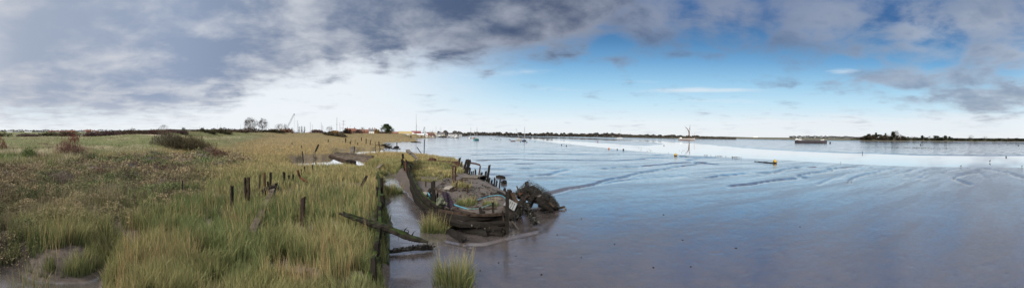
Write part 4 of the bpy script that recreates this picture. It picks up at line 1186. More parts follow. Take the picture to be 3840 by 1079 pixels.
# grey keelson plank with a green edge, black timbers across it
k0, k1 = GROUND(943, 868, up=.5), GROUND(1032, 690, up=.5); kl = tag(empty('keelson_plank', k0), 'long grey plank with bright moss edge running through the grass', 'plank')
zz = Vector((0, 0, .36)); mb = MB(); mb.timber(zz, k1 - k0 + zz, .27, .3, jit=.2); mb.build('board', HULLB, kl)
nrm2 = Vector(((k1 - k0).y, -(k1 - k0).x, 0)).normalized(); mb = MB(); mb.sweep([zz + nrm2 * .18, (k1 - k0) * .5 + zz + nrm2 * .19, k1 - k0 + zz + nrm2 * .18], .075, 6, .4, 1.3, seg=.3); mb.build('moss_edge', MOSSG, kl)
plank('cross_timber', PD(968, 766, 16.8), PD(1012, 746, 17.2), .26, .2, WOOD, 'nearer black timber lying across the mossy plank', 'timber', jit=.2)
plank('cross_timber', PD(988, 722, 19.2), PD(1030, 702, 19.8), .3, .25, WOOD, 'farther black timber lying across the mossy plank', 'timber', jit=.2)
plank('fallen_timber', P(915, 1038, .55), P(1035, 1092, .5), .20, .18, GREY, 'grey timber end poking from grass at the bottom edge', 'timber')
LIT = mat('white_plastic_litter', (.6, .6, .58), (.75, .75, .73), .5)
g = GROUND(1163, 653); mb = MB(); mb.ball((0, 0, .12), .2, 8, 5, (1.2, .8, .6), .2); tag(mb.build('litter', LIT, None, g), 'crumpled white plastic litter in the grass by the bent rib', 'litter')
ROCK = mat('muddy_stone', (.06, .05, .042), (.13, .11, .09), .85, 4, .4)
g = GROUND(1128, 1026); mb = MB(); mb.ball((0, 0, .12), .14, 10, 7, (1.2, 1, .8), .2); tag(mb.build('stone', ROCK, None, g + Vector((0, 0, .1))), 'muddy round lump at grass edge near the bottom', 'stone')

# ------------------------------------------------------------------ hull fragment lying across the creek
fl = P(1320, 612, 0); frag = tag(empty('hull_fragment', fl), 'grey brown piece of planked hull stranded across the creek', 'wreckage')
dF = 50.0
mb = MB(); mb.timber(PD(1258, 575, dF + 3) - fl, PD(1398, 591, dF - 1) - fl, .62, .5, jit=.14); mb.build('top_log', HULLB, frag)
vs = []
for i in range(15):
    f = i / 14; px = 1234 + f * 164
    top = 581 + 8 * f - (3 if i in (2, 3) else 0) + random.uniform(-1, 1); bot = (592 + 24 * f if f < .45 else 604 + 10 * (f - .45)) + random.uniform(-2, 2)
    d = dF + 2 - 3 * f
    a = PD(px, top, d) - fl; b = PD(px, bot, d - .8) - fl
    vs.append([b + Vector((0, .15, 0)), b - Vector((0, .1, 0)), a - Vector((0, .1, 0)), a + Vector((0, .15, 0))])
mb = MB(); mb.loft(vs); mb.build('planking', HULLB, frag)
mb = MB(); mb.sweep([PD(1236, 586, dF) - fl, PD(1275, 600, dF - 1) - fl, PD(1310, 614, dF - 2) - fl, PD(1345, 628, dF - 4) - fl, PD(1362, 622, dF - 4) - fl], [.3, .36, .36, .28, .12], 6, .22, .9, seg=.6); mb.build('lower_timber', BROWN, frag)
mb = MB(); mb.timber(PD(1300, 606, dF - 2.5) - fl, PD(1335, 612, dF - 3) - fl, .9, .5, jit=.3); mb.build('broken_frame', WOOD, frag)
single_post('stump', (1322, 578), (1323, 549), 18, GREY, 'broad bleached grey stump standing behind the hull fragment', 'stump', tpx=10, broken=.25)

# thin stakes of the far marsh, each alone in the grass
for (b, tp, w, lab) in [
    ((1138, 600), (1134, 567), 3.0, 'thin stake at the head of the small creek'), ((1179, 568), (1195, 541), 5.5, 'crooked leaning stake with a hooked tip in ochre grass'),
    ((1296, 532), (1296, 517), 3.2, 'short thick stake below the sea wall scrub'), ((1313, 538), (1313, 530), 2.6, 'stubby stake right of the thick one below the scrub'),
    ((1341, 540), (1341, 534), 2.4, 'tiny stub in the grass midway along the far marsh'), ((1316, 534), (1316, 522), 1.4, 'hair thin rod beside the stubby stake'), ((1331, 537), (1332, 524), 1.3, 'thin rod right of the hair thin one'),
    ((1373, 536), (1373, 520), 2.6, 'upright dark stake near the point of the far marsh'), ((1387, 540), (1390, 524), 2.6, 'leaning dark stake near the point of the far marsh'),
    ((1356, 525), (1356, 514), 2.6, 'pale stake at the foot of the stony bank'), ((1420, 548), (1421, 530), 3.0, 'dark stake in the debris on the marsh point'), ((1425, 549), (1421, 534), 2.2, 'stake slanting left in the debris on the marsh point'),
    ((1408, 547), (1407, 530), 1.6, 'slender rod left of the debris on the marsh point'), ((1095, 540), (1095, 534), 2.2, 'dark stub far left in the ochre marsh'), ((1131, 551), (1131, 545), 2.4, 'second dark stub in the ochre marsh'), ((1231, 530), (1231, 523), 2.8, 'stub below the thorn scrub on the sea wall')]:
    single_post('marsh_stake', b, tp, w, WOOD, lab, 'stake', 'stakes in the far marsh', broken=.2, up=.35)
single_post('mooring_pole', (1590, 577), (1592, 524), 2.6, WOOD, 'tall slim pole standing behind the wreck in grass by the water', 'pole', broken=.05)
single_post('mooring_pole', (1582, 578), (1563, 551), 2.4, WOOD, 'slanting stick left of the tall slim pole by the water', 'pole', broken=.05)
# debris on the marsh point and in the shallows
for (a, b, w, lab) in [((1404, 549), (1445, 551), 1.6, 'dark heap of debris at the tip of the marsh point'), ((1448, 552), (1470, 553), .9, 'low weedy spar in the shallows off the marsh point'), ((1478, 553), (1495, 550), 1.0, 'low weedy spar with an upright peg off the marsh point'), ((1470, 556.5), (1502, 557), .7, 'flat black spar outermost off the marsh point'),
                       ((1540, 532.5), (1580, 533.5), .9, 'dark timber lying off the end of the grass spit')]:
    A_, B_ = P(*a, .12), P(*b, .12); mb = MB(); mb.sweep([Vector((0, 0, 0)), (B_ - A_) * .5 + Vector((0, 0, .1)), B_ - A_], [w * .3, w * .55, w * .25], 6, .4, .55, seg=1.2)
    if 'peg' in lab: mb.timber((B_ - A_) * .6, (B_ - A_) * .6 + Vector((0, 0, 1.5)), .25)
    if 'heap' in lab:
        for _ in range(14): u = random.random(); c_ = (B_ - A_) * u; mb.timber(c_ + Vector((random.uniform(-1.5, 1.5), random.uniform(-2, 2), .1)), c_ + Vector((random.uniform(-3, 3), random.uniform(-2, 2), random.uniform(.2, .9))), .25)
    tag(mb.build('debris', WOOD, None, A_), lab, 'debris')

# ------------------------------------------------------------------ separate grass tussocks on the creek mud
def tussock(px, py, rad, h, n, label, straw=.4):
    g = GROUND(px, py); r = math.hypot(g.x, g.y)
    a = rng.uniform(0, 2 * np.pi, n); q = np.sqrt(rng.uniform(0, 1, n)) * rad
    x = np.cos(a) * q; y = np.sin(a) * q * .8
    lean = np.stack([np.cos(a), np.sin(a)], -1) * (q / rad)[:, None] * .55 + rng.normal(0, .16, (n, 2))
    s = np.clip(straw + rng.normal(0, .35, n), 0, 1); k = rng.uniform(.6, 1.45, n)[:, None]
    ct = lerp(GREEN * 1.3, STRAW, s) * k * 1.2; cb = lerp(GREEN, OLIVE, s) * k * 1.1
    z = np.zeros(n) - .05
    wob_ = .55 + .9 * fbm(np.cos(a) * 1.6 + px, np.sin(a) * 1.6 + py, 71, 2); x = x * wob_; y = y * wob_
    hh = h * rng.uniform(.35, 1.1, n) * (1 - .35 * (q / rad) ** 2) * (.6 + .8 * fbm(x / .3 + px, y / .3, 73, 2))
    st_ = rng.uniform(0, 1, n) < .12; hh = np.where(st_, h * rng.uniform(.9, 1.35, n), hh); lean = np.where(st_[:, None], lean * .3, lean); ct = np.where(st_[:, None], STRAW * 1.1, ct)
    far_ = rng.uniform(0, 1, n) < .08; x = np.where(far_, x * 1.35, x); y = np.where(far_, y * 1.3, y); hh = np.where(far_, hh * .4, hh)
    tag(put('grass_tussock', np_mesh('grass_tussock', *blades(x, y, z, hh, np.maximum(.012, r * .0011) * rng.uniform(.7, 1.3, n), lean, cb, ct)), LEAF, None, g), label, 'grass tussock', 'grass tussocks on the creek mud')


tussock(1702, 1060, .62, .95, 900, 'large bushy grass tussock at the bottom, standing alone on open mud')
tussock(1624, 868, .52, .85, 800, 'round grass tussock on mud against the near side of the hulk')
tussock(1470, 722, .75, .75, 800, 'grass tussock in the creek between the mossy wall and the hulk', .3)
tussock(1752, 766, .55, .55, 420, 'low green tuft growing inside the hulk below the pipes', .35)
tussock(1838, 770, .45, .45, 300, 'small tuft inside the hulk left of the white crate', .3)
tussock(1730, 700, .9, .5, 500, 'reddish dry tuft inside the hulk by the short post', .95)
tussock(120, 1120, .9, .8, 260, 'sparse straw stems at the bottom left corner of the mud', .7)
tussock(1425, 655, .7, .8, 500, 'dark grass clump at the creek mouth beside the plank end', .25)
plank('plank', GROUND(1412, 648) + Vector((0, 0, .5)), GROUND(1432, 637) + Vector((0, 0, .6)), .4, .1, GREY, 'grey plank end sticking out of the clump at the creek mouth')
# ------------------------------------------------------------------ boats
def paint(name, c, rough=.45, var=.8):
    return mat(name, tuple(k * var for k in c), c, rough, 1.5, 0, (1, 1, 1), .4)


WHITE = paint('white_boat_paint', (.72, .72, .70)); TEAL = paint('teal_boat_paint', (.06, .26, .30)); NAVY = paint('navy_boat_paint', (.02, .035, .07)); REDB = paint('orange_red_boat_paint', (.45, .09, .05))
BLACKB = paint('tarred_hull', (.020, .020, .024), .6); GREYB = paint('grey_hull_paint', (.42, .41, .39)); MAST = paint('varnished_spar', (.13, .085, .05)); ALU = paint('pale_alloy_spar', (.36, .36, .37)); SAIL = mat('furled_tan_sail', (.07, .03, .02), (.13, .055, .032), .9, 2, .3)
GREENC = paint('green_boat_cover', (.05, .22, .12)); BLUEC = paint('blue_boat_cover', (.04, .09, .30)); OXIDE = paint('red_oxide_bottom', (.15, .045, .035)); GLASSB = paint('dark_window_glass', (.03, .035, .045), .1); CREAM = paint('cream_paint', (.55, .50, .40)); YELP = paint('yellow_buoy_paint', (.46, .27, .03), .5)
ORANGE = paint('orange_buoy_paint', (.55, .16, .03)); GRNP = paint('green_buoy_paint', (.02, .28, .20)); REDP = paint('red_buoy_paint', (.42, .02, .03)); TYRE = paint('black_rubber', (.015, .015, .017), .7); RIG = paint('rigging_wire', (.10, .10, .11))


def hull_mb(L, B, D, sheer=.25, transom=.6, fine=1.0, rake=.12):
    """hull along +X, bow at +X; keel at z=0, deck edge near z=D"""
    mb = MB(); rings = []
    for i in range(13):
        f = i / 12; x = -L / 2 + L * f
        b = B / 2 * (transom + (1 - transom) * min(1, f / .35)) if f < .35 else B / 2 * max(.015, 1 - ((f - .35) / .65) ** (2.2 * fine))
        zz = D * (1 + sheer * ((f - .45) * 1.6) ** 2 * (1.2 if f > .45 else .6))
        xk = x - (rake * L * max(0, (f - .6)) ** 1.0 if f > .6 else 0)
        rings.append([Vector((x, b, zz)), Vector((x * .99, b * .93, zz * .5)), Vector((xk, b * .55, .02)), Vector((xk, -b * .55, .02)), Vector((x * .99, -b * .93, zz * .5)), Vector((x, -b, zz))])
    mb.loft(rings)
    return mb


def yacht(loc, rz, L, mast, hullm, label, cover=None, lean=0.0, mastr=.07, group='moored yachts', boom=True, name='yacht', cabin=True):
    D = .11 * L + .25
    r = tag(empty(name, loc, rz), label, 'sailing boat', group)
    hull_mb(L, L * .32, D).build('hull', hullm, r)
    if cabin:
        mb = MB(); mb.box((L * .05, 0, D + .2), (L * .36, L * .18, .42)); mb.box((-L * .12, 0, D + .14), (L * .12, L * .2, .28)); mb.build('cabin', cover or WHITE, r)
    mb = MB(); top = Vector((L * .08 + math.sin(lean) * mast, 0, D + math.cos(lean) * mast)); mb.sweep([Vector((L * .08, 0, D)), top], [mastr, mastr * .6], 6); mb.build('mast', ALU, r)
    if boom:
        mb = MB(); mb.sweep([Vector((L * .06, 0, D + .9)), Vector((-L * .34, 0, D + .95))], [.12, .10], 6); mb.build('boom', cover or BLUEC, r)
    mb = MB()
    for e in (Vector((L * .5, 0, D * 1.2)), Vector((-L * .48, 0, D)), Vector((L * .05, L * .15, D)), Vector((L * .05, -L * .15, D))): mb.sweep([e, top], .018, 3)
    mb.build('rigging', RIG, r)
    if lean: r.rotation_euler = (0, 0, rz)
    return r


def side(px, extra=0.0):
    """heading that shows the boat broadside at this bearing"""
    return -(px - 1920) / R + math.radians(extra)


def on(px, d, z=None):
    p = AT(px, d); p.z = hz(p.x, p.y) if z is None else z
    return p


yacht(on(1787, 239, -.1), side(1787, 58), 7.2, 8.8, TEAL, 'teal sloop with a green cabin cover, nearest of the moored boats', GREENC, mastr=.15)
yacht(on(1764.5, 366, -.1), side(1764, 65), 7.5, 12.0, WHITE, 'slim white sloop with a tall mast, left of the teal one', mastr=.15)
yacht(on(1778, 344, -.1), side(1778, 60), 5.5, 8.0, REDB, 'small orange red boat peeping out behind the teal sloop', CREAM, mastr=.16)
yacht(on(1946, 262, 0), side(1946, 12), 5.2, 9.6, GREYB, 'grounded grey boat with its mast raked far to the left', CREAM, lean=-.31, mastr=.16)
yacht(on(1966, 229, 0), side(1966, 40), 4.0, 9.6, NAVY, 'dark navy boat with an upright mast, beside the grounded one', NAVY, mastr=.16)
yacht(on(2324, 590, 0), side(2324, 8), 10.5, 15.0, WHITE, 'lone white yacht far out on the mud left of the sailing barge', mastr=.16)

# motor cruiser and harbour boats
def cruiser(loc, rz, L, label):
    r = tag(empty('motor_cruiser', loc, rz), label, 'motor boat'); hull_mb(L, L * .36, 1.5).build('hull', WHITE, r)
    mb = MB(); mb.box((-.03 * L, 0, 2.1), (L * .55, L * .28, 1.3)); mb.box((-.02 * L, 0, 3.2), (L * .3, L * .24, .9)); mb.build('cabin', WHITE, r)
    mb = MB(); mb.box((-.03 * L, 0, 2.25), (L * .56, L * .285, .4)); mb.build('window', GLASSB, r)
    mb = MB(); mb.sweep([Vector((-.05 * L, 0, 3.6)), Vector((-.05 * L, 0, 6.6))], .06, 5); mb.build('mast', ALU, r)
    return r


cruiser(on(1714, 385, -.1), side(1714, 50), 7.5, 'white motor cruiser at the right end of the pontoon')

# tall smack at the boatyard
r = tag(empty('smack', on(1568, 330, -.1), side(1568, 20)), 'red brown hulled old boat with one very tall mast at the marsh end', 'sailing boat')
hull_mb(8.5, 3.2, 1.6, .5).build('hull', OXIDE, r)
mb = MB(); mb.sweep([Vector((-2.0, 0, 1.2)), Vector((-2.0, 0, 14))], [.22, .18], 7); mb.sweep([Vector((-2.0, .2, 12.5)), Vector((-2.3, .2, 25))], [.14, .06], 6); mb.build('mast', MAST, r)
mb = MB(); mb.sweep([Vector((3.8, 0, 1.7)), Vector((8.0, 0, 2.3))], .09, 5); mb.build('bowsprit', MAST, r)
mb = MB()
for e in (Vector((8, 0, 2.3)), Vector((-4.2, 0, 1.7)), Vector((-2, 1.5, 1.6)), Vector((-2, -1.5, 1.6))): mb.sweep([e, Vector((-2, 0, 13.5))], .03, 3)
mb.build('rigging', RIG, r)
mb = MB(); mb.box((0.6, 0, 2.0), (3.0, 1.6, .7)); mb.build('cabin', WHITE, r)

for px, d, mpx, L, hm, cv, lab in [(1592, 430, 305, 8, WHITE, BLUEC, 'white yacht berthed nearest the red shed'), (1612, 440, 360, 8, WHITE, CREAM, 'white yacht berthed by the brown mooring pile'), (1622, 450, 350, 7, BLACKB, CREAM, 'dark hulled yacht second right of the brown pile'),
                                 (1633, 430, 300, 10, WHITE, BLUEC, 'white yacht with the tallest mast in the harbour row'), (1648, 440, 310, 9, NAVY, WHITE, 'navy yacht left of the black lighter'), (1652, 455, 318, 8, WHITE, GREENC, 'white yacht with a green cover close by the black lighter'),
                                 (1682, 470, 400, 7, WHITE, BLUEC, 'small white yacht behind the pontoon'), (1672, 480, 375, 7, GREYB, BLUEC, 'grey yacht half hidden behind the pontoon')]:
    top = 410 + mpx * .2072; yacht(on(px, d, 0), side(px, random.uniform(15, 60)), L, (HOR(px) - top) * d / R + 3.0, hm, lab, cv, group='yachts berthed in the harbour', mastr=.12)
r = tag(empty('lighter', on(1666, 400, 0), side(1666, 5)), 'black dumb lighter moored among the harbour yachts', 'barge'); hull_mb(6.5, 3, 1.7, .1, .8).build('hull', BLACKB, r); mb = MB(); mb.box((-1, 0, 1.9), (3, 2, .4)); mb.build('hatch', BROWN, r)
pl = on(1692, 380, .05); mb = MB(); mb.box((0, 0, .35), (19, 2.2, .5)); 
for x in (-9, -3, 3, 9): mb.box((x, 1.1, .9), (.18, .18, 1.8))
tag(mb.build('pontoon', GREY, None, pl, side(1692, 4)), 'long low grey pontoon along the harbour edge', 'pontoon')
for px, tp, d, lab in [(1593.5, 500, 360, 'thick brown mooring pile in front of the harbour sheds'), (1631, 505, 380, 'second brown mooring pile farther along the harbour'), (1541, 507, 300, 'short brown pile on the bank by the smack')]:
    g = on(px, d, 0); top = PD(px, tp, d).z; mb = MB(); mb.timber((0, 0, -.3), (0, 0, top), .9, .9, broken=.1); tag(mb.build('mooring_pile', BROWN, None, g), lab, 'pile', 'mooring piles')

# Thames style sailing barge on the mud
d = 392; r = tag(empty('sailing_barge', on(2576, d, 0), side(2576)), 'pale hulled sailing barge aground with tan furled sail and raised sprit', 'sailing barge')
L = 20.0; hull_mb(L, 5.2, 2.2, .35, .75, 1.6, .05).build('hull', GREYB, r)
mb = MB(); mb.box((0, 0, .12), (L * .97, 4.6, .5)); mb.build('bottom_strake', OXIDE, r)
mb = MB(); mb.box((-1.2, 0, 2.5), (6, 2.6, .7)); mb.box((4.6, 0, 2.5), (3, 2.2, .6)); mb.build('hatch', GREY, r)
mb = MB(); mb.box((-7.3, 0, 2.9), (2.4, 2.2, 1.3)); mb.build('cabin', WHITE, r)
mx = 3.0; ztop = (HOR(2586) - 470) * d / R + 4.5; zy = (HOR(2586) - 493) * d / R + 4.5
mb = MB(); mb.sweep([Vector((mx, 0, 2)), Vector((mx + .2, 0, zy + 5))], [.24, .16], 7); mb.sweep([Vector((mx + .3, .2, zy + 2)), Vector((mx + .9, .2, ztop))], [.13, .06], 6); mb.build('mast', MAST, r)
mb = MB(); mb.sweep([Vector((mx, -.3, 4.0)), Vector((mx - .4, -.3, zy)), Vector((mx - 5.9, -.3, (HOR(2567) - 472.5) * d / R + 4.5))], [.16, .15, .08], 6); mb.build('sprit', MAST, r)
mb = MB(); mb.sweep([Vector((mx - .2, -.1, 2.9)), Vector((mx - .45, -.15, 6)), Vector((mx - .55, -.15, zy - .5)), Vector((mx - 1.2, -.2, zy + 1.2)), Vector((mx - 3.4, -.25, zy + 4.0)), Vector((mx - 5.4, -.28, zy + 5.9))], [.40, .62, .72, .60, .36, .12], 8, .12); mb.build('sail', SAIL, r)
mb = MB(); mb.sweep([Vector((mx + .5, 0, zy + 2)), Vector((mx + .45, 0, zy + 4)), Vector((mx + .75, .2, ztop - .9))], [.3, .26, .1], 6, .15); mb.box((mx + .55, .2, ztop - .2), (.9, .05, .45)); mb.build('topsail', SAIL, r)
mb = MB(); mb.sweep([Vector((9.3, 0, 2)), Vector((9.5, 0, (HOR(2606) - 494) * d / R + 4.5))], [.12, .07], 6); mb.build('mizzen_mast', MAST, r)
mb = MB()
for a, b in (((mx - 5.9, -.3, zy + 6.2), (mx - .4, 0, 2.6)), ((mx + .2, 0, zy + 4), (9.6, 0, 2.8)), ((mx + .2, 0, zy + 4), (-9.6, 0, 2.7)), ((9.5, 0, 9.5), (6, 0, 2.4)), ((mx + .2, 0, zy), (mx, 2.5, 2.3)), ((mx + .2, 0, zy), (mx, -2.5, 2.3))): mb.sweep([a, b], .035, 3)
mb.build('rigging', RIG, r)
mb = MB(); mb.sweep([Vector((-9.8, 0, 1.9)), Vector((-10.2, 0, .3))], .16, 4, 0, 3.0); mb.build('rudder', BROWN, r)

# big cargo barge on the right
d = 279; L = 27.6; r = tag(empty('cargo_barge', on(3041, d, -.05), side(3041, -4)), 'long dark purple grey cargo barge with white wheelhouse aground on the right', 'barge')
BHULL = mat('worn_barge_plating', (.020, .017, .022), (.050, .040, .048), .6, 1.2, .1, (.3, 1, 1.5), .35)
mb = MB(); rings = []
for i in range(15):
    f = i / 14; x = -L / 2 + L * f; b = 2.4 * min(1, .55 + f * 4, .18 + (1 - f) * 7); zz = 2.3 + .5 * max(0, f - .8) * 2.5 + .35 * max(0, .12 - f) * 5
    rings.append([Vector((x, b, zz)), Vector((x, b, .35)), Vector((x - (.25 if f > .95 else 0), b * .8, 0)), Vector((x - (.25 if f > .95 else 0), -b * .8, 0)), Vector((x, -b, .35)), Vector((x, -b, zz))])
mb.loft(rings); mb.build('hull', BHULL, r)
mb = MB()
for s_ in (1, -1):
    mb.sweep([rg_[0] * 1 if s_ > 0 else rg_[5] * 1 for rg_ in rings], .07, 5)
mb.build('rubbing_rail', GREYB, r)
mb = MB(); mb.box((1.2, 0, 2.5), (13.5, 3.6, .75)); mb.build('hatch_coaming', BLACKB, r)
mb = MB(); mb.box((1.2, 0, 2.93), (13.9, 3.8, .1)); mb.build('hatch_rim', GREYB, r)
mb = MB(); mb.box((-11.2, 0, 2.7), (4.2, 3.2, 1.2)); mb.box((-12.0, 0, 3.5), (1.6, 2.2, .5)); mb.build('cabin', WHITE, r)
wh = MB(); wh.box((-9.0, 0, 3.2), (2.0, 2.6, 2.0)); w0 = wh.build('wheelhouse', WHITE, r); mb = MB(); mb.box((-9.0, 0, 3.55), (2.03, 2.63, .6)); mb.build('window', GLASSB, w0)
mb = MB()
for x in (-12.2, -11.4, -10.6): mb.box((x, 0, 2.75), (.45, 3.23, .4))
mb.build('porthole', GLASSB, r)
mb = MB(); mb.sweep([Vector((-12.6, 0, 3.5)), Vector((-12.9, 0, 4.9))], .08, 5); mb.sweep([Vector((-12.9, 0, 4.8)), Vector((-12.3, 0, 4.95))], .1, 5); mb.build('funnel', WHITE, r)
mb = MB(); mb.box((9.6, 0, 2.55), (2.4, 2.4, .75)); mb.box((11.0, 0, 2.9), (.6, .7, .9)); mb.sweep([Vector((10.4, 0, 2.9)), Vector((10.4, 0, 3.6))], .1, 5); mb.build('windlass', WHITE, r)

# ------------------------------------------------------------------ buoys
def buoy(px, py, dia, m_, label, weedy=False, name='buoy'):
    g = P(px, py, 0); g.z = max(hz(g.x, g.y), -.16); r = tag(empty(name, g, 0.3), label, 'buoy', 'mooring buoys')
    mb = MB(); mb.ball((0, 0, dia * .42), dia / 2, 14, 9); mb.build('float', m_, r, smooth=True)
    mb = MB(); mb.sweep([Vector((0, 0, dia * .85)), Vector((0, 0, dia * 1.05))], dia * .06, 6); mb.build('ring', IRON, r)
    if weedy:
        mb = MB(); mb.ball((0, 0, dia * .16), dia * .47, 12, 6, (1.1, 1.1, .55), .1); mb.build('weed_skirt', WEED, r)
        f = fronds([Vector((g.x - dia * .4, g.y, g.z + .1)), Vector((g.x + dia * .55, g.y - .1, g.z + .05))], dia * .3, 120, (.03, .08)); put('seaweed', np_mesh('seaweed', *f), WEEDL, r, r.matrix_world.inverted() @ Vector((0, 0, 0))).matrix_parent_inverse = Matrix.Identity(4)
    return r


def buoy_fix():
    for o in bpy.data.objects:
        if o.name.startswith('seaweed') and o.parent and o.parent.name.startswith('buoy'):
            o.location = (0, 0, 0); o.rotation_euler = (0, 0, 0)
            for v in o.data.vertices: v.co -= o.parent.location
            o.parent.rotation_euler = (0, 0, 0)


buoy(2533.5, 585, .68, YELP, 'big yellow buoy on the mud just below the sailing barge', True)
buoy(2906, 612, .70, YELP, 'big yellow buoy with a weedy chain trailing left across the mud', True)
buoy_fix()
a, b = P(2898, 611, .06), P(2828, 604.5, .06); mb = MB(); mb.sweep([Vector((0, 0, 0)), (b - a) * .3 + Vector((0, .2, .03)), (b - a) * .65 + Vector((0, -.2, 0)), b - a], [.10, .09, .08, .03], 6, .4, seg=.2)
tag(mb.build('mooring_chain', WEED, None, a), 'weedy black chain lying on mud left of the right hand yellow buoy', 'chain')
a, b = P(2548, 585.5, .03), P(2578, 586.5, .03); mb = MB(); mb.sweep([Vector((0, 0, 0)), (b - a) * .5 + Vector((0, .3, 0)), b - a], [.06, .05, .07], 6, .4, seg=.3)
tag(mb.build('mooring_chain', WEED, None, a), 'short dark chain on mud right of the left hand yellow buoy', 'chain')
for px, py, dia, m_, lab in [(1952, 532.6, .62, TYRE, 'black ball buoy below the grounded grey boat'), (1976, 534.5, .62, TYRE, 'black ball buoy below the navy boat'), (2006, 531, .65, GRNP, 'green buoy right of the navy boat'), (2106, 544.5, .5, TYRE, 'left one of two black buoys by the near channel edge'),
                             (2124, 547.5, .5, TYRE, 'right one of two black buoys by the near channel edge'), (2241.7, 532, .8, REDP, 'red buoy on the mud island'), (2283.4, 559, .55, ORANGE, 'orange buoy at the channel edge, left of two black ones'), (2314.6, 561.8, .4, TYRE, 'small black buoy right next to the orange one'),
                             (2337.5, 563.6, .55, TYRE, 'larger black buoy second right of the orange one'), (2490, 545, .45, TYRE, 'dark buoy off the right tip of the mud island'), (3113, 537.5, 1.4, BROWN, 'brown float on the mud off the cargo barge bow'),
                             (1836.5, 519, .8, TYRE, 'black mooring ball, first of the string right of the teal sloop'), (1842, 521, .8, TYRE, 'black mooring ball, second of the string right of the teal sloop'), (1857, 523.3, .7, TYRE, 'black mooring ball, third of the string right of the teal sloop'), (1864, 523.8, .7, TYRE, 'black mooring ball, fourth of the string right of the teal sloop'),
                             (1878, 523, .7, TYRE, 'black mooring ball, fifth of the string right of the teal sloop'), (1909, 524, .7, TYRE, 'left ball of the pair before the grounded grey boat'), (1913, 525, .7, TYRE, 'right ball of the pair before the grounded grey boat'), (3452, 544.5, .9, TYRE, 'dark lump buoy on mud below the far shore pines'), (3819, 547, .7, TYRE, 'dark buoy far out on the mud at the right edge'), (3773, 587.5, .35, TYRE, 'tiny dark buoy on the far channel edge at the right')]:
    buoy(px, py, dia, m_, lab)
a = P(1924, 529.5, .05); mb = hull_mb(3.4, 1.4, .5, .3); tag(mb.build('dinghy', OXIDE, None, a, side(1924, 10)), 'low red dinghy on the mud left of the two black ball buoys', 'dinghy')
single_post('withy', (3234, 576), (3234, 567), 1.6, WOOD, 'thin withy stake at the far channel edge on the right', 'stake')

# ------------------------------------------------------------------ birds
BIRD = mat('wader_plumage', (.05, .045, .04), (.12, .10, .085), .8, 8)
def bird_mesh(L):
    mb = MB(); mb.ball((0, 0, L * .62), L * .34, 8, 6, (1.35, .62, .68)); mb.ball((L * .42, 0, L * .98), L * .13, 6, 5)
    mb.sweep([Vector((L * .30, 0, L * .72)), Vector((L * .40, 0, L * .95))], [L * .13, L * .08], 5); mb.sweep([Vector((L * .5, 0, L * .97)), Vector((L * .74, 0, L * .90))], [L * .035, L * .01], 4)
    mb.sweep([Vector((-L * .35, 0, L * .66)), Vector((-L * .66, 0, L * .62))], [L * .14, L * .04], 4, 0, .5)
    for s_ in (1, -1): mb.sweep([Vector((0, s_ * L * .08, L * .42)), Vector((L * .02, s_ * L * .09, 0))], L * .025, 4)
    me = bpy.data.meshes.new('wader'); me.from_pydata(mb.v, [], mb.f); me.materials.append(BIRD); return me


BM = bird_mesh(.27)
def bird(px, py, label, group, s=1.0, name='wader'):
    g = P(px, py, 0); g.z = max(hz(g.x, g.y), -.2)
    o = bpy.data.objects.new(name, BM); COL.objects.link(o); o.location = g; o.rotation_euler = (0, 0, random.uniform(0, 6.28)); o.scale = (s, s, s)
    tag(o, label, 'bird', group); return o


for i in range(240):
    f = random.random(); u = random.betavariate(2.2, 1.7); px = 3195 + 395 * u
    bird(px, 551.5 + (px - 3190) * .0145 + random.uniform(-1.2, 1.2) * (1 + 1.4 * (u > .45)), 'small brown wader in the long flock line on the far mud at right', 'flock of waders on the far mud')
for px, py in [(2642, 581), (2645, 580), (2649, 582), (2651, 581.5), (2654, 581.8), (2666, 583), (2683, 583.6), (2690, 584.5), (2693, 584), (2697, 585), (2701, 585), (2704, 585.3), (2708, 585), (2722, 586.5), (2747, 588.3), (2746, 587.2)]:
    bird(px, py + 2, 'dark wader feeding along the near channel edge between the yellow buoys', 'waders between the yellow buoys')
for px, py in [(2745.5, 589.5), (2748, 589), (2752, 589.6), (2755, 590), (2758, 590.2), (2761, 590), (2764, 590.4), (2768, 590), (2773, 591), (2779, 591.5)]:
    bird(px, py + 2.5, 'dark wader in the tight bunch on the water edge left of the right yellow buoy', 'bunch of waders at the water edge', 1.1)
for px, py in [(2395, 553), (2404, 552.5), (2401, 562), (2405, 561), (2426, 556), (2434, 557.5), (2427.5, 565.5), (2438, 566.7), (2444.5, 564.2), (2439, 562), (2548.6, 563), (2559, 563), (2565, 563.3), (2507.5, 571.6), (2556, 570.3), (2516, 541)]:
    bird(px, py, 'dark bird afloat on the bright channel left of the sailing barge reflection', 'birds afloat on the channel', .9, 'water_bird')
for px, py, s, lab in [(3603, 624.5, 1.1, 'single dark bird standing at the near water edge far right'), (3712, 606, 1.9, 'tall long legged bird standing in the channel at right'), (3832, 627, 1.1, 'single bird at the water edge by the right border'), (3152, 611.5, .9, 'lone little bird on the water edge right of the yellow buoys')]:
    bird(px, py, lab, 'lone waders on the right', s)

# ------------------------------------------------------------------ buildings
BRICK = mat('red_brick', (.17, .065, .045), (.26, .11, .075), .9, 2, 0); TILE = mat('orange_clay_tile', (.14, .065, .045), (.20, .09, .06), .9, 1.5, .2); SLATE = mat('grey_slate', (.09, .09, .10), (.15, .145, .15), .7, 1.5, .2); RENDERW = mat('white_render', (.62, .61, .58), (.75, .74, .72), .9, 1); YROOF = mat('yellow_sheet_roof', (.28, .215, .10), (.36, .28, .13), .7, 1)
REDSHED = mat('dull_red_cladding', (.15, .055, .055), (.20, .075, .075), .8, 1); WSHED = mat('white_cladding', (.66, .67, .68), (.76, .77, .78), .7, 1); BRTILE = mat('brown_tile', (.11, .065, .05), (.17, .10, .075), .9, 1.5, .2); GLASSW = paint('window_glass', (.04, .05, .06), .15)


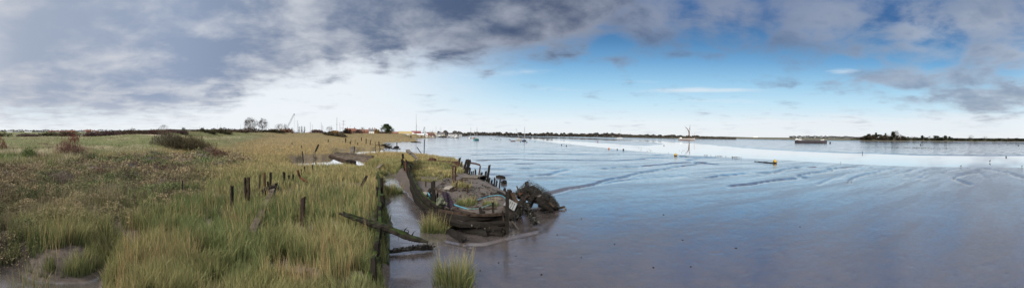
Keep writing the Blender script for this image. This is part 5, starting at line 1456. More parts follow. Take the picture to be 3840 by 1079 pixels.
def house(px, d, w, dep, hw, hr, wall_m, roof_m, label, z=None, rot=0.0, chim=1, wins=3, cat='house', name='house', hip=0.0, doors=1):
    g = on(px, d, z); g.z -= .3
    r = tag(empty(name, g, side(px, rot)), label, cat)
    mb = MB(); mb.box((0, 0, hw / 2), (w, dep, hw)); 
    mb.add([(-w / 2, -dep / 2, hw), (-w / 2, dep / 2, hw), (-w / 2 + hip, 0, hw + hr - .1)], [(0, 1, 2)]); mb.add([(w / 2, -dep / 2, hw), (w / 2, dep / 2, hw), (w / 2 - hip, 0, hw + hr - .1)], [(2, 1, 0)]); mb.build('wall', wall_m, r)
    mb = MB(); e = .35; rw = w / 2 + e * .6
    for s_ in (1, -1):
        a = [Vector((-rw, s_ * (dep / 2 + e), hw - .2)), Vector((rw, s_ * (dep / 2 + e), hw - .2)), Vector((rw - hip, 0, hw + hr)), Vector((-rw + hip, 0, hw + hr))]
        mb.add(a + [v + Vector((0, 0, .16)) for v in a], [(0, 1, 2, 3), (7, 6, 5, 4), (0, 4, 5, 1), (1, 5, 6, 2), (2, 6, 7, 3), (3, 7, 4, 0)])
    rf = mb.build('roof', roof_m, r)
    for k in range(chim):
        mb = MB(); x = (-.36 + .72 * (k / max(1, chim - 1) if chim > 1 else .9)) * w; mb.box((x, .3, hw + hr + .5), (.8, .6, 1.8)); mb.box((x, .3, hw + hr + 1.6), (.5, .3, .5)); mb.build('chimney', BRICK, rf)
    for fl_ in range(2 if hw > 4.2 else 1):
        for k in range(wins):
            x = (k + .5) / wins * w - w / 2
            if doors and fl_ == 0 and k == wins // 2: 
                mb = MB(); mb.box((x, -dep / 2 - .03, 1.05), (1.0, .12, 2.1)); mb.build('door', GLASSW, r); continue
            mb = MB(); mb.box((x, -dep / 2 - .03, 1.6 + 2.6 * fl_), (min(1.3, w / wins * .6), .1, 1.2)); mb.build('window', GLASSW, r)
    return r


Z_ = lambda px, py, d: (HOR(px) - py) * d / R + 4.5
house(1316, 380, 12, 7, 4.0, 3.0, BRICK, TILE, 'low house with a bright orange tiled roof and two chimneys by the square rigged mast', chim=2, rot=10)
house(1396, 360, 7.5, 6, 4.0, 2.4, RENDERW, SLATE, 'white rendered cottage with grey slate roof and three tall chimneys left of the evergreen', chim=3)
house(1377, 375, 6, 6, 3.6, 2.2, BRICK, TILE, 'small orange roofed cottage joined left of the white one', chim=1, wins=2)
house(1350, 400, 9, 6, 4.0, 2.4, BRICK, BRTILE, 'brown roofed house between the orange roof and the white cottage', chim=1)
house(1482, 360, 8, 6, 2.6, 1.8, BRICK, TILE, 'low red roofed building just right of the evergreen tree', chim=0, z=2.2)
house(1520, 352, 14, 7, 3.2, 2.3, WSHED, YROOF, 'long shed with a yellow roof at the end of the sea wall', chim=0, wins=4, cat='shed', name='boat_shed', z=1.6)
house(1560, 400, 12, 8, 4.2, 2.2, REDSHED, REDSHED, 'dull red shed right of the yellow roofed one', chim=0, wins=3, cat='shed', name='boat_shed', z=1.6)
house(1548, 392, 4, 6, 2.8, 2.0, WSHED, WSHED, 'small white gabled shed in front of the red one', chim=0, wins=1, cat='shed', name='boat_shed', z=1.5, rot=85)
house(1580, 396, 15, 5, 2.8, .8, WSHED, WSHED, 'long low white shed with dark openings on the quay', chim=0, wins=7, cat='shed', name='boat_shed', z=1.0)
house(1614, 470, 10, 7, 3.4, 2.6, BRICK, BRTILE, 'brick house with a brown gable on the quay', chim=1, rot=30, z=1.2)
house(1630, 480, 8, 7, 3.4, 3.0, CREAM, BRTILE, 'cream house with a steep gable facing the water', chim=0, rot=88, wins=2, z=1.2)
house(1643, 480, 9, 6, 3.0, 2.0, RENDERW, SLATE, 'low white house right of the cream gable', chim=1, z=1.0)
house(1656, 490, 9, 6, 3.4, 2.0, CREAM, SLATE, 'cream house at the right end of the quay row', chim=1, z=1.0)
for px, d, w, lab in [(1691, 700, 13, 'white waterside bungalow half way along the wooded shore'), (1705, 720, 8, 'small white bungalow right of the larger one on the wooded shore'), (1727, 760, 7, 'white bungalow farthest right on the wooded shore')]:
    house(px, d, w, 6, 2.6, 1.6, RENDERW, SLATE, lab, chim=0, wins=3, z=.9)
# far town across the fields at left
town = [(36, 820, 14, 3.2, 1.0, WSHED, WSHED, 'long white warehouse at the left border of the far town', 0), (64, 800, 13, 3.9, .4, WSHED, SLATE, 'white flat topped block with rows of windows in the far town', 0), (106, 820, 19, 2.8, .9, WSHED, WSHED, 'low pale warehouse right of the white flat topped block', 0), (145, 810, 20, 2.7, .9, WSHED, SLATE, 'long pale warehouse with grey roof, next along the far town', 0),
        (193, 780, 13, 3.0, 2.0, BRICK, TILE, 'first red roofed house right of the warehouses', 1), (216, 770, 10, 3.2, 2.2, RENDERW, TILE, 'white walled house with a red roof in the far town', 1), (236, 760, 11, 3.4, 2.2, BRICK, BRTILE, 'brick house with brown roof left of the dark hawthorn tops', 1), (258, 750, 10, 3.5, 2.4, BRICK, TILE, 'red roofed brick house in the middle of the far town', 1),
        (276, 740, 9, 3.6, 2.4, BRICK, TILE, 'red roofed house just left of the white pair', 1), (302, 730, 8, 4.0, 2.2, RENDERW, SLATE, 'bright white house with a slate roof above the far lagoon', 1), (319, 730, 7, 4.2, 2.6, RENDERW, TILE, 'white gabled house with a red roof above the far lagoon', 1), (333, 725, 10, 4.8, 2.6, BRICK, TILE, 'tallest red brick house above the right end of the lagoon', 2), (350, 730, 8, 3.8, 2.2, RENDERW, BRTILE, 'last pale house before the purple thicket', 1), (362, 740, 8, 3.6, 2.2, BRICK, BRTILE, 'dark brick house half lost behind the purple thicket', 0)]
for px, d, w, hw, hr, wm, rm, lab, ch in town: house(px, d, w, 7, hw, hr, wm, rm, lab, chim=ch, wins=4, z=Z_(px, 498, d), rot=random.uniform(-12, 12))
# far white power station blocks on the right
r = tag(empty('power_station', on(2834, 5200, 0), side(2834)), 'twin white block buildings shining on the far horizon', 'power station')
zt = (HOR(2834) - 511.5) * 5200 / R + 4.5
for x in (-20, 21): mb = MB(); mb.box((x * .95, 0, zt / 2), (33, 40, zt)); mb.build('block', WSHED, r)
mb = MB(); mb.box((0, 0, zt * .3), (70, 36, zt * .6)); mb.build('link_building', WSHED, r)

# ------------------------------------------------------------------ boatyard behind the wall
def crane(px0, py0, px1, py1, d, label):
    a, b = PD(px0, py0, d), PD(px1, py1, d); g = on(px0, d); r = tag(empty('crane', g), label, 'crane'); a -= g; b -= g
    mb = MB(); n = 12; sd_ = Vector((0, 1, 0)).cross(b - a).normalized()
    rows = []
    for i in range(n + 1):
        f = i / n; w = .55 * (1 - abs(f - .45) * .9) + .12; c = a.lerp(b, f); rows.append([c + sd_ * w + Vector((0, w, 0)), c - sd_ * w + Vector((0, w, 0)), c - sd_ * w - Vector((0, w, 0)), c + sd_ * w - Vector((0, w, 0))])
    for k in range(4): mb.sweep([q[k] for q in rows], .09, 4)
    for i in range(n):
        for k in range(4): mb.sweep([rows[i][k], rows[i + 1][(k + 1) % 4]], .045, 3)
    mb.build('lattice_jib', JIB, r)
    mb = MB(); mb.sweep([b - sd_ * .4, b + sd_ * .9], .4, 6); mb.build('jib_head', JIB, r)
    mb = MB(); t_ = b + Vector((.6, 0, -.5)); mb.sweep([t_, t_ - Vector((.6, 0, (b.z - 2) * .97))], .05, 4); mb.box(t_ - Vector((.6, 0, b.z * .8)), (.4, .4, .9)); mb.build('hoist_cable', RIG, r)
    mb = MB(); mb.box((a.x - .8, 0, 1.6), (3.2, 2.6, 2.4)); mb.build('cab', JIB, r)
    mb = MB(); mb.box((a.x - .6, 1.2, .5), (4.2, .6, 1)); mb.box((a.x - .6, -1.2, .5), (4.2, .6, 1)); mb.build('track', TYRE, r)
    return r


JIB = paint('faded_blue_steel', (.20, .26, .30)); 
crane(1072, 488, 1103, 427, 330, 'pale blue lattice crane jib slanting up over the boatyard')
crane(1586, 498, 1591, 477, 420, 'small dark derrick standing behind the harbour sheds')
yards = [  # px, mast top y, hull length, hull material, cover, label, distance
    (1113, 449, 9, BLUEC, BLUEC, 'yacht on land under a bright blue cover', 330), (1116, 461, 7, WHITE, WHITE, 'white yacht propped close right of the blue covered one', 338), (1130, 484, 7, WHITE, CREAM, 'white boat on land with a short mast, below the conifers', 330), (1138, 470, 8, WHITE, BLUEC, 'white yacht on land right below the conifers', 345),
    (1161, 456, 9, CREAM, REDP, 'cream yacht on land with the thick tall mast', 335), (1169, 466, 8, WHITE, BLUEC, 'white yacht on land right of the thick mast', 345), (1202, 458, 9, WHITE, GREENC, 'yacht on land, left of three close masts', 350), (1205, 464, 8, GREYB, BLUEC, 'yacht on land, middle of three close masts', 360), (1208, 470, 7, WHITE, CREAM, 'yacht on land, right of three close masts', 355), (1241, 469, 9, OXIDE, CREAM, 'red bottomed boat on land behind the bare thorn tree', 360)]
for px, my, L, hm, cv, lab, d in yards:
    g = on(px, d); yacht(g, side(px, random.uniform(-25, 40)), L, (HOR(px) - my) * d / R + 4.5 - g.z - 1.4, hm, lab, cv, group='yachts laid up in the boatyard', mastr=.16)
def rig(px, base, tops, d, yards_, label, rad=.26):
    g = on(px, d); g.z = Z_(px, base, d) - 3; r = tag(empty('tall_ship', g, side(px)), label, 'sailing ship'); hull_mb(12, 4, 3.2, .3).build('hull', BLACKB, r)
    for x, ty, lean in tops:
        mb = MB(); zt_ = Z_(px, ty, d) - g.z; mb.sweep([Vector((x, 0, 2.5)), Vector((x + lean, 0, zt_))], [rad, rad * .6], 6); mb.build('mast', MAST, r)
    for x, yy, w in yards_:
        mb = MB(); z_ = Z_(px, yy, d) - g.z; mb.sweep([Vector((x - w, 0, z_ + .1)), Vector((x + w, 0, z_))], .13, 5); mb.build('yard', MAST, r)
    return r


rig(1285, 495, [(0, 450, .9), (-2.6, 460, -.6)], 340, [(.8, 455, 2.0), (.9, 466, 2.1), (.7, 481, 2.6)], 'square rigged ship with three crossed yards behind the bank', .22)
rig(1263, 495, [(0, 440, 0)], 350, [(0, 467, .9)], 'vessel showing one very tall bare pole mast left of the square rigger', .26)
rig(1309, 495, [(-.3, 468, 1.8)], 380, [], 'vessel showing one slanting spar left of the orange roof', .14)
for px, py, d, lab in [(816, 466, 300, 'thin pole left of the tallest one over the sea wall scrub'), (827, 465, 300, 'thin pole right of its twin over the sea wall scrub'), (902, 466, 300, 'tall thin pole left of the big bare trees'), (1008, 461, 300, 'thin pole right of the big bare trees'), (749, 473, 280, 'faint thin pole, left of all poles over the scrub'), (764, 474, 280, 'faint thin pole, second from left over the scrub'), (711, 481, 260, 'short pale pole on the bank above the brambles')]:
    g = on(px, d); mb = MB(); mb.sweep([Vector((0, 0, 0)), Vector((0, 0, Z_(px, py, d) - g.z))], [.11, .07], 5); mb.box((.35, 0, Z_(px, py, d) - g.z), (.9, .15, .1)); tag(mb.build('light_pole', ALU, None, g), lab, 'pole', 'poles behind the sea wall')
# white van behind the wall
g = on(1091, 300); r = tag(empty('parked_van', g, side(1091, 10)), 'white van parked on the sea wall below the crane', 'van')
mb = MB(); mb.box((-.3, 0, 1.2), (3.0, 1.7, 1.5)); mb.box((1.6, 0, .95), (1.0, 1.65, .9)); mb.build('body', WSHED, r); mb = MB(); mb.box((.9, 0, 1.55), (.9, 1.72, .5)); mb.build('window', GLASSB, r)
for x in (-1.1, 1.3):
    for y in (-.8, .8): mb = MB(); mb.sweep([Vector((x, y - .1, .32)), Vector((x, y + .1, .32))], .32, 10); mb.build('wheel', TYRE, r)

# small dark lumps lying here and there on the open mud
for px, py in [(2505, 745), (2488, 805), (2180, 820), (2090, 880), (2305, 915), (2450, 1003), (2560, 900), (2180, 965), (2590, 1000), (1935, 960), (1800, 1015), (2030, 1030), (2760, 930), (3000, 850), (1985, 870), (1870, 985)]:
    g = P(px, py, 0); g.z = hz(g.x, g.y); mb = MB(); s_ = random.uniform(.02, .035); mb.ball((0, 0, s_ * .3), s_, 7, 5, (1.5, .9, .5), .25)
    tag(mb.build('mud_lump', WEED, None, g, random.uniform(0, 6)), 'small dark scrap of weed lying alone on the open mud', 'weed scrap', 'scraps of weed on the open mud')
# ------------------------------------------------------------------ trees and bushes
BARK = mat('grey_brown_bark', (.045, .036, .028), (.085, .070, .055), .9, 4, .3, (1, 1, .3))
FOL = leaf_mat('tree_foliage', .15, .7, .15)


def branches(mb, p, d, L, r, depth, spread, minr=.02):
    q = p + d * L
    mb.sweep([p, p.lerp(q, .5) + Vector((random.uniform(-.05, .05), random.uniform(-.05, .05), 0)) * L, q], [r, r * .85, r * .65], 5 if depth > 2 else 3)
    if depth == 0: return
    for k in range(3 if depth > 1 else 4):
        a = random.uniform(0, 6.283); e = Vector((math.cos(a), math.sin(a), 0)); nd = (d + e * spread * random.uniform(.6, 1.2) + Vector((0, 0, .12))).normalized()
        branches(mb, p.lerp(q, random.uniform(.55, 1.0)), nd, L * random.uniform(.55, .8), max(minr, r * .55), depth - 1, spread, minr)


def bare_tree(g, h, w, label, group=None, leaf=None, cat='tree', name='bare_tree', depth=4, col=(.085, .065, .055), nt=900):
    r = tag(empty(name, g, random.uniform(0, 6)), label, cat, group)
    mb = MB(); mb.sweep([Vector((0, 0, -.3)), Vector((.05 * h * .2, 0, h * .34))], [h * .032, h * .024], 7); mb.build('trunk', BARK, r)
    mb = MB(); branches(mb, Vector((0, 0, h * .28)), Vector((0, 0, 1)), h * .30, h * .020, depth, .75 * w / h + .25, h * .0032); mb.build('limbs', BARK, r)
    # fine outer twigs: thin slivers filling the uneven crown
    n = nt; u = rng.normal(0, 1, (n, 3)); u /= np.linalg.norm(u, axis=1)[:, None]; rad_ = rng.uniform(.25, 1, n) ** .5
    lob = .72 + .5 * np.array([float(vnoise(a * 2.1 + 5, b * 2.1 + c * 1.7, 77 + int(h * 10) % 50)) for a, b, c in u])
    x = u[:, 0] * rad_ * w / 2 * lob; y = u[:, 1] * rad_ * w / 2 * lob; z = h * .64 + u[:, 2] * rad_ * h * .36 * lob
    d = np.stack([u[:, 0] * .6, u[:, 1] * .6, np.abs(u[:, 2]) + .6], -1) + rng.normal(0, .35, (n, 3)); d /= np.linalg.norm(d, axis=1)[:, None]
    L = h * rng.uniform(.05, .13, n); sd_ = np.cross(d, rng.normal(0, 1, (n, 3))); sd_ /= np.linalg.norm(sd_, axis=1)[:, None]; wv = h * .0042
    P0 = np.stack([x, y, z], -1); V = np.stack([P0 - sd_ * wv, P0 + sd_ * wv, P0 + d * L[:, None]], 1).reshape(-1, 3)
    c = np.array(col)[None] * rng.uniform(.6, 1.4, (n, 1))
    if leaf is not None: c = np.where(rng.uniform(0, 1, (n, 1)) < .5, np.array(leaf)[None] * rng.uniform(.7, 1.3, (n, 1)), c)
    put('crown', np_mesh('crown', V, None, np.arange(n)[:, None] * 3 + np.array([[0, 1, 2]]), np.repeat(c, 3, 0)), FOL, r)
    return r


def leafy(g, h, w, label, cat='tree', group=None, name='leafy_tree', dark=(.022, .036, .014), light=(.055, .075, .026), n=900, trunk=.22, shape='round', squash=1.0, seed=None, leafsz=.05):
    """clumps of small leaves spread through an uneven crown, over a trunk with limbs"""
    r = tag(empty(name, g, 0), label, cat, group)
    if trunk > 0:
        mb = MB(); mb.sweep([Vector((0, 0, -.3)), Vector((0, 0, h * trunk)), Vector((w * .03, 0, h * .6))], [h * .035, h * .028, h * .012], 6)
        for k in range(4):
            a = k * 1.6 + random.random(); mb.sweep([Vector((0, 0, h * trunk)), Vector((math.cos(a) * w * .28, math.sin(a) * w * .28, h * (.5 + .1 * k / 4)))], [h * .018, h * .007], 4)
        mb.build('trunk', BARK, r)
    nc = 26; cl = []
    for k in range(nc):
        f = random.random()
        if shape == 'cone': zz = trunk + (1 - trunk) * f; rr = w / 2 * (1.02 - f) * (.75 + .35 * ((k % 4) / 3))
        elif shape == 'pine': zz = .38 + .60 * f; rr = w / 2 * (math.sin(min(1, f * 1.2 + .15) * math.pi) ** .6) * random.uniform(.5, 1.1)
        else: zz = trunk * .7 + (1 - trunk * .7) * f; rr = w / 2 * math.sqrt(max(0.03, 1 - (2 * f - .85) ** 2 / 1.3)) * random.uniform(.55, 1.12)
        a = random.uniform(0, 6.283); q = rr * math.sqrt(random.uniform(.15, 1))
        cl.append((math.cos(a) * q, math.sin(a) * q, h * zz * .95, (h * .06 + w * .10) * random.uniform(.6, 1.25), random.uniform(0, 1)))
    cl = np.array(cl); k = rng.integers(0, nc, n); u = rng.normal(0, .55, (n, 3)); x = cl[k, 0] + u[:, 0] * cl[k, 3]; y = cl[k, 1] + u[:, 1] * cl[k, 3]; z = np.maximum(.05, cl[k, 2] + u[:, 2] * cl[k, 3] * .75 * squash)
    z = np.minimum(z, h * rng.uniform(.93, 1.0, n))
    c = lerp(dark, light, np.clip(cl[k, 4] + rng.normal(0, .2, n), 0, 1)) * rng.uniform(.7, 1.3, n)[:, None]
    V, q, t3, C = leaflets(x, y, z, (h * .35 + w * .65) * leafsz * rng.uniform(.5, 1.2, n), c, .3)
    put('crown', np_mesh('crown', V, q, t3, C), FOL, r)
    return r


def d_near(g):
    return math.hypot(g.x, g.y) < 70


def thicket(pts, h, w, n, label, cat='bush', name='bush', dark=(.05, .035, .028), light=(.13, .09, .06), twig=.7, group=None, hv=.8):
    """one bush or scrub patch: pts are ground points it grows along"""
    g = Vector(pts[0]); r = tag(empty(name, g), label, cat, group)
    pts = [Vector(p) for p in pts]; m_ = len(pts); i = rng.integers(0, max(1, m_ - 1), n); f = rng.uniform(0, 1, n)
    A = np.array([tuple(p) for p in pts]); B0 = A[i]; B1 = A[np.minimum(i + 1, m_ - 1)]; Q = B0 + (B1 - B0) * f[:, None]
    a = rng.uniform(0, 6.283, n); q = np.sqrt(rng.uniform(0, 1, n)); x = Q[:, 0] + np.cos(a) * q * w / 2; y = Q[:, 1] + np.sin(a) * q * w / 2
    hl = h * (1 - hv + 2 * hv * (fbm(x / (w * .28), y / (w * .28), 811 + n % 97, 3))) * (1 - .55 * q ** 3)
    z = Q[:, 2] + hl * rng.uniform(0, 1, n) ** .7
    c = lerp(dark, light, np.clip(fbm(x / (w * .3), y / (w * .3), 813, 2) * 1.6 - .3 + rng.normal(0, .2, n), 0, 1)) * rng.uniform(.7, 1.3, n)[:, None]
    s = np.maximum(.05, np.hypot(x, y) * .0022) * rng.uniform(.5, 1.2, n)
    p1 = leaflets(x, y, z, s, c, .2)
    nt = int(n * twig * .4); j = rng.integers(0, n, nt)
    p2 = blades(x[j], y[j], np.maximum(Q[j, 2], z[j] - h * .2), h * rng.uniform(.2, .55, nt), np.maximum(.015, np.hypot(x[j], y[j]) * .0007), rng.normal(0, .4, (nt, 2)), np.array(dark)[None] * np.ones((nt, 1)) * 1.3, np.array(light)[None] * np.ones((nt, 1)))
    V, Q2, T, C = join([p1, p2]); V = V - np.array(tuple(g))
    put('foliage', np_mesh('foliage', V, Q2, T, C), TWIG, r)
    for k in range(3 if d_near(g) else 0):
        mb = MB(); p = pts[random.randrange(m_)] - g; mb.sweep([p + Vector((random.uniform(-.3, .3) * w * .5, random.uniform(-.3, .3) * w * .5, -.1)), p + Vector((random.uniform(-.4, .4) * w, random.uniform(-.4, .4) * w, h * random.uniform(.5, .85)))], [.035 + h * .008, .012], 4)
        mb.build('stem', BARK, r)
    return r


def hgt(px, top, d, g): return Z_(px, top, d) - g.z
# left middle: brambles and twiggy shrubs
thicket([GROUND(650, 550), GROUND(700, 558), GROUND(760, 566)], 2.5, 6.5, 4200, 'large dark bramble mound with berries at the edge of the rough field', 'bush', 'bramble_bush', (.04, .034, .022), (.135, .108, .06), 1.3)
thicket([GROUND(612, 545), GROUND(640, 543)], 2.8, 6.0, 2600, 'paler grey bramble mound left of the dark one', 'bush', 'bramble_bush', (.07, .065, .045), (.16, .145, .095))
thicket([GROUND(805, 584), GROUND(835, 592)], 1.2, 1.8, 1400, 'rusty brown shrub at the marsh edge right of the brambles', 'bush', 'shrub', (.07, .042, .03), (.16, .10, .07))
thicket([GROUND(775, 572), GROUND(800, 578)], 1.0, 1.6, 800, 'small pinkish shrub between the brambles and the rusty one', 'bush', 'shrub', (.09, .06, .05), (.20, .14, .11))
thicket([GROUND(232, 572), GROUND(262, 575), GROUND(288, 574)], 2.1, 2.4, 520, 'red stemmed bushy shrub in the rough grass at left', 'bush', 'dogrose_shrub', (.11, .06, .05), (.25, .13, .10), 3.0)
thicket([GROUND(8, 560)], 1.9, 1.6, 200, 'red hipped shrub at the left border', 'bush', 'dogrose_shrub', (.10, .04, .03), (.26, .10, .07), 2.0)
thicket([GROUND(268, 530), GROUND(285, 530)], 1.9, 2.0, 200, 'red shrub on the green bank behind the bushy red one', 'bush', 'dogrose_shrub', (.11, .03, .03), (.25, .08, .07), 2.0)
for (pts_, h_, w_, n_, lab_, cols_) in [
    ([GROUND(560, 585), GROUND(590, 590)], .9, 1.6, 700, 'low grey green clump in the rough field, left of the brambles', ((.07, .08, .05), (.17, .17, .12))),
    ([GROUND(330, 598), GROUND(350, 600)], .9, 1.5, 600, 'low dark weedy clump right of the red stemmed shrub', ((.05, .05, .03), (.13, .12, .07))),
    ([GROUND(95, 585), GROUND(120, 590)], 1.0, 1.6, 700, 'leafy green clump left of the red stemmed shrub', ((.045, .075, .02), (.11, .16, .045))),
    ([GROUND(175, 640), GROUND(200, 642)], .9, 1.2, 600, 'bright green leafy clump at the top of the scrub on the left', ((.045, .08, .02), (.12, .18, .05))),
    ([GROUND(60, 760), GROUND(140, 770), GROUND(215, 775)], 1.0, 1.3, 1800, 'large dark green bushy mound in front of the scrub at lower left', ((.035, .05, .022), (.10, .125, .05))),
    ([GROUND(300, 775), GROUND(360, 765)], .9, 1.0, 1300, 'olive bushy mound in front of the scrub right of the dark one', ((.055, .065, .028), (.15, .15, .07))),
    ([GROUND(430, 735), GROUND(520, 725)], .8, 1.0, 1200, 'tawny bushy mound at the right end of the scrub front', ((.08, .075, .045), (.20, .17, .11))),
    ([GROUND(180, 690), GROUND(260, 682)], .9, 1.3, 1200, 'pinkish grey bushy mound in the middle of the scrub', ((.11, .085, .065), (.25, .20, .155))),
    ([GROUND(640, 660), GROUND(690, 655)], .8, 1.3, 900, 'dark olive clump in the right part of the scrub', ((.05, .055, .03), (.13, .13, .075)))]:
    thicket(pts_, h_, w_, n_, lab_, 'bush', 'scrub_bush', *cols_, .8)
# behind the green bank: brown and purple thickets against the horizon
def far_thicket(x0, x1, d, top, label, dark, light, n=1600, hv=.35, w=6, name='bush', twig=1.0):
    pts = [on(px, d) for px in np.linspace(x0, x1, max(2, int((x1 - x0) * d / R / 4)))]
    h = Z_((x0 + x1) / 2, top, d) - sum(p.z for p in pts) / len(pts)
    return thicket(pts, max(h, .8), w, n, label, 'bush', name, dark, light, twig, None, hv)


PUR = ((.055, .032, .034), (.13, .085, .078)); BRN = ((.05, .034, .026), (.125, .088, .060)); OLV = ((.035, .033, .018), (.095, .085, .045))
far_thicket(-80, 30, 120, 497, 'dark olive hedge bush at the left border', *OLV, n=1500)
far_thicket(80, 130, 125, 501, 'purple brown reed patch left of the red shrub, beyond the green bank', (.08, .05, .05), (.17, .125, .11), 1200)
far_thicket(155, 215, 150, 497, 'dark green hedge below the far town', *OLV, n=1500)
far_thicket(228, 285, 140, 494.5, 'brown hedge in front of the red roofs', *BRN, n=1600)
far_thicket(330, 380, 120, 496, 'purple thicket by the lagoon, left of the green mound', *PUR, n=2200)
far_thicket(380, 440, 125, 492, 'purple thicket above the left of the green mound', *PUR, n=2600)
far_thicket(440, 500, 135, 487.5, 'brown rounded thicket above the green mound', *BRN, n=2600)
far_thicket(500, 560, 140, 486, 'brown thicket right behind the green mound', *BRN, n=2600)
far_thicket(560, 630, 140, 487, 'reddish thicket over the sandy path', (.07, .035, .032), (.16, .085, .07), 2600)
far_thicket(630, 690, 150, 487, 'dark purple thicket left of the sea wall', *PUR, n=2400)
far_thicket(690, 760, 235, 487, 'brown scrub behind the sea wall, left of the thin poles', *BRN, n=2400)
far_thicket(760, 840, 235, 483, 'brown scrub behind the sea wall under the thin poles', *BRN, n=2800)
far_thicket(840, 915, 240, 484, 'brown scrub left of the big bare trees', *BRN, n=2600)
far_thicket(915, 1010, 265, 483, 'brown scrub round the feet of the big bare trees', *BRN, n=2800)
far_thicket(1010, 1050, 270, 484, 'orange brown scrub right of the big bare trees', (.09, .05, .025), (.22, .125, .05), 1600)
far_thicket(1050, 1095, 275, 481, 'reddish leafed scrub at the foot of the crane', (.08, .04, .025), (.18, .09, .05), 1800)
far_thicket(1172, 1206, 300, 487, 'dark reddish scrub between the laid up yachts', *PUR, n=1300)
far_thicket(1240, 1265, 320, 490, 'orange brown bush left of the orange roof', (.12, .06, .02), (.27, .14, .04), 900)
far_thicket(1330, 1352, 320, 488, 'purple bush on the bank right of the orange roof', *PUR, n=900)
far_thicket(1408, 1420, 320, 484, 'golden leaved bush right of the white cottage', (.12, .075, .025), (.26, .165, .06), 800, w=3)
far_thicket(1350, 1385, 420, 485, 'dark trees behind the brown roofed house', (.03, .028, .022), (.075, .065, .05), 900)
far_thicket(1425, 1462, 315, 494, 'brown bushes at the foot of the evergreen', *BRN, n=900)
far_thicket(1458, 1470, 300, 499, 'small brown thorn on the sea wall right of the evergreen', *BRN, n=500, w=3)
# scrub on the face of the sea wall
def face(x0, x1, d, hgt_, w, label, cols, n=1500):
    pts = [on(px, d) for px in np.linspace(x0, x1, max(2, int((x1 - x0) * d / R / 3)))]
    thicket(pts, hgt_, w, n, label, 'bush', 'bush', *cols, .5, 'scrub on the sea wall')


face(745, 800, 180, 1.9, 5, 'dark scrub on the sea wall nearest the brambles', OLV, 2200); face(800, 860, 195, 1.8, 5, 'dark olive scrub, second patch along the sea wall', OLV, 2200); face(860, 920, 212, 1.9, 5, 'brown olive scrub on the wall below the bare trees', BRN, 2200)
face(975, 1055, 236, 1.9, 6, 'isolated dark scrub patch on the wall left of the crane', ((.025, .022, .015), (.065, .058, .032)), 2600); face(1220, 1290, 258, 2.2, 6, 'grey thorn scrub spilling down the wall below the tall masts', ((.05, .042, .03), (.12, .10, .065)), 2000); face(1292, 1312, 270, 3.2, 4, 'black bush on the wall below the square rigger', ((.02, .015, .012), (.05, .035, .03)), 900)
# single trees
def tree_at(px, base, top, d, fn, wpx, label, **kw):
    g = on(px, d); h = Z_(px, top, d) - g.z; return fn(g, h, wpx * d / R, label, **kw)


tree_at(938, 491, 441, 285, bare_tree, 56, 'tallest bare winter tree of the pair behind the sea wall', depth=5, nt=1700)
tree_at(984, 491, 447, 285, bare_tree, 40, 'slightly lower bare tree right of the tallest one', depth=5, nt=1300)
tree_at(1048, 491, 463, 300, bare_tree, 34, 'rounded bare tree between the big pair and the crane', depth=4, nt=900)
tree_at(1070, 491, 461, 300, bare_tree, 14, 'slim bare tree hard against the crane jib', depth=3, nt=250)
tree_at(615, 497, 466, 150, bare_tree, 36, 'bare thorn tree standing up from the reddish thicket', depth=4, nt=650)
tree_at(497, 497, 477, 150, bare_tree, 18, 'small bare sapling left in the brown thicket', depth=3, nt=220)
tree_at(400, 497, 483, 150, bare_tree, 18, 'small bare tree above the purple thicket', depth=3, nt=260)
tree_at(687, 497, 477, 210, leafy, 22, 'dark rounded tree at the left end of the sea wall', dark=(.035, .035, .025), light=(.07, .065, .045))
tree_at(1235, 495, 473, 330, bare_tree, 30, 'thorn tree with a few pale leaves among the yard masts', depth=4, nt=700, leaf=(.13, .14, .10))
tree_at(1359, 495, 476, 420, bare_tree, 24, 'greyish bare tree behind the brown roofed house', depth=4, nt=700, leaf=(.14, .13, .10))
for px, top, lab in [(1121.5, 474, 'left and smallest conifer of the three by the boatyard'), (1131, 470, 'middle and tallest conifer of the three'), (1141.5, 472, 'right conifer of the three by the boatyard')]:
    tree_at(px, 491, top, 370, leafy, 9.5, lab, shape='cone', name='conifer', trunk=.12, dark=(.03, .042, .035), light=(.06, .08, .062), n=500)
tree_at(1450, 497, 464.5, 330, leafy, 42, 'big dense dark evergreen tree right of the white cottage', n=4800, trunk=.15, dark=(.018, .032, .012), light=(.045, .070, .022), name='evergreen_tree')
tree_at(1432, 497, 468, 332, leafy, 14, 'slender leafy tree on the left edge of the big evergreen', n=400, trunk=.35, dark=(.03, .04, .02), light=(.07, .085, .04))
tree_at(1595, 500, 492, 520, leafy, 16, 'small dark green tree behind the harbour sheds', n=300, trunk=.1)
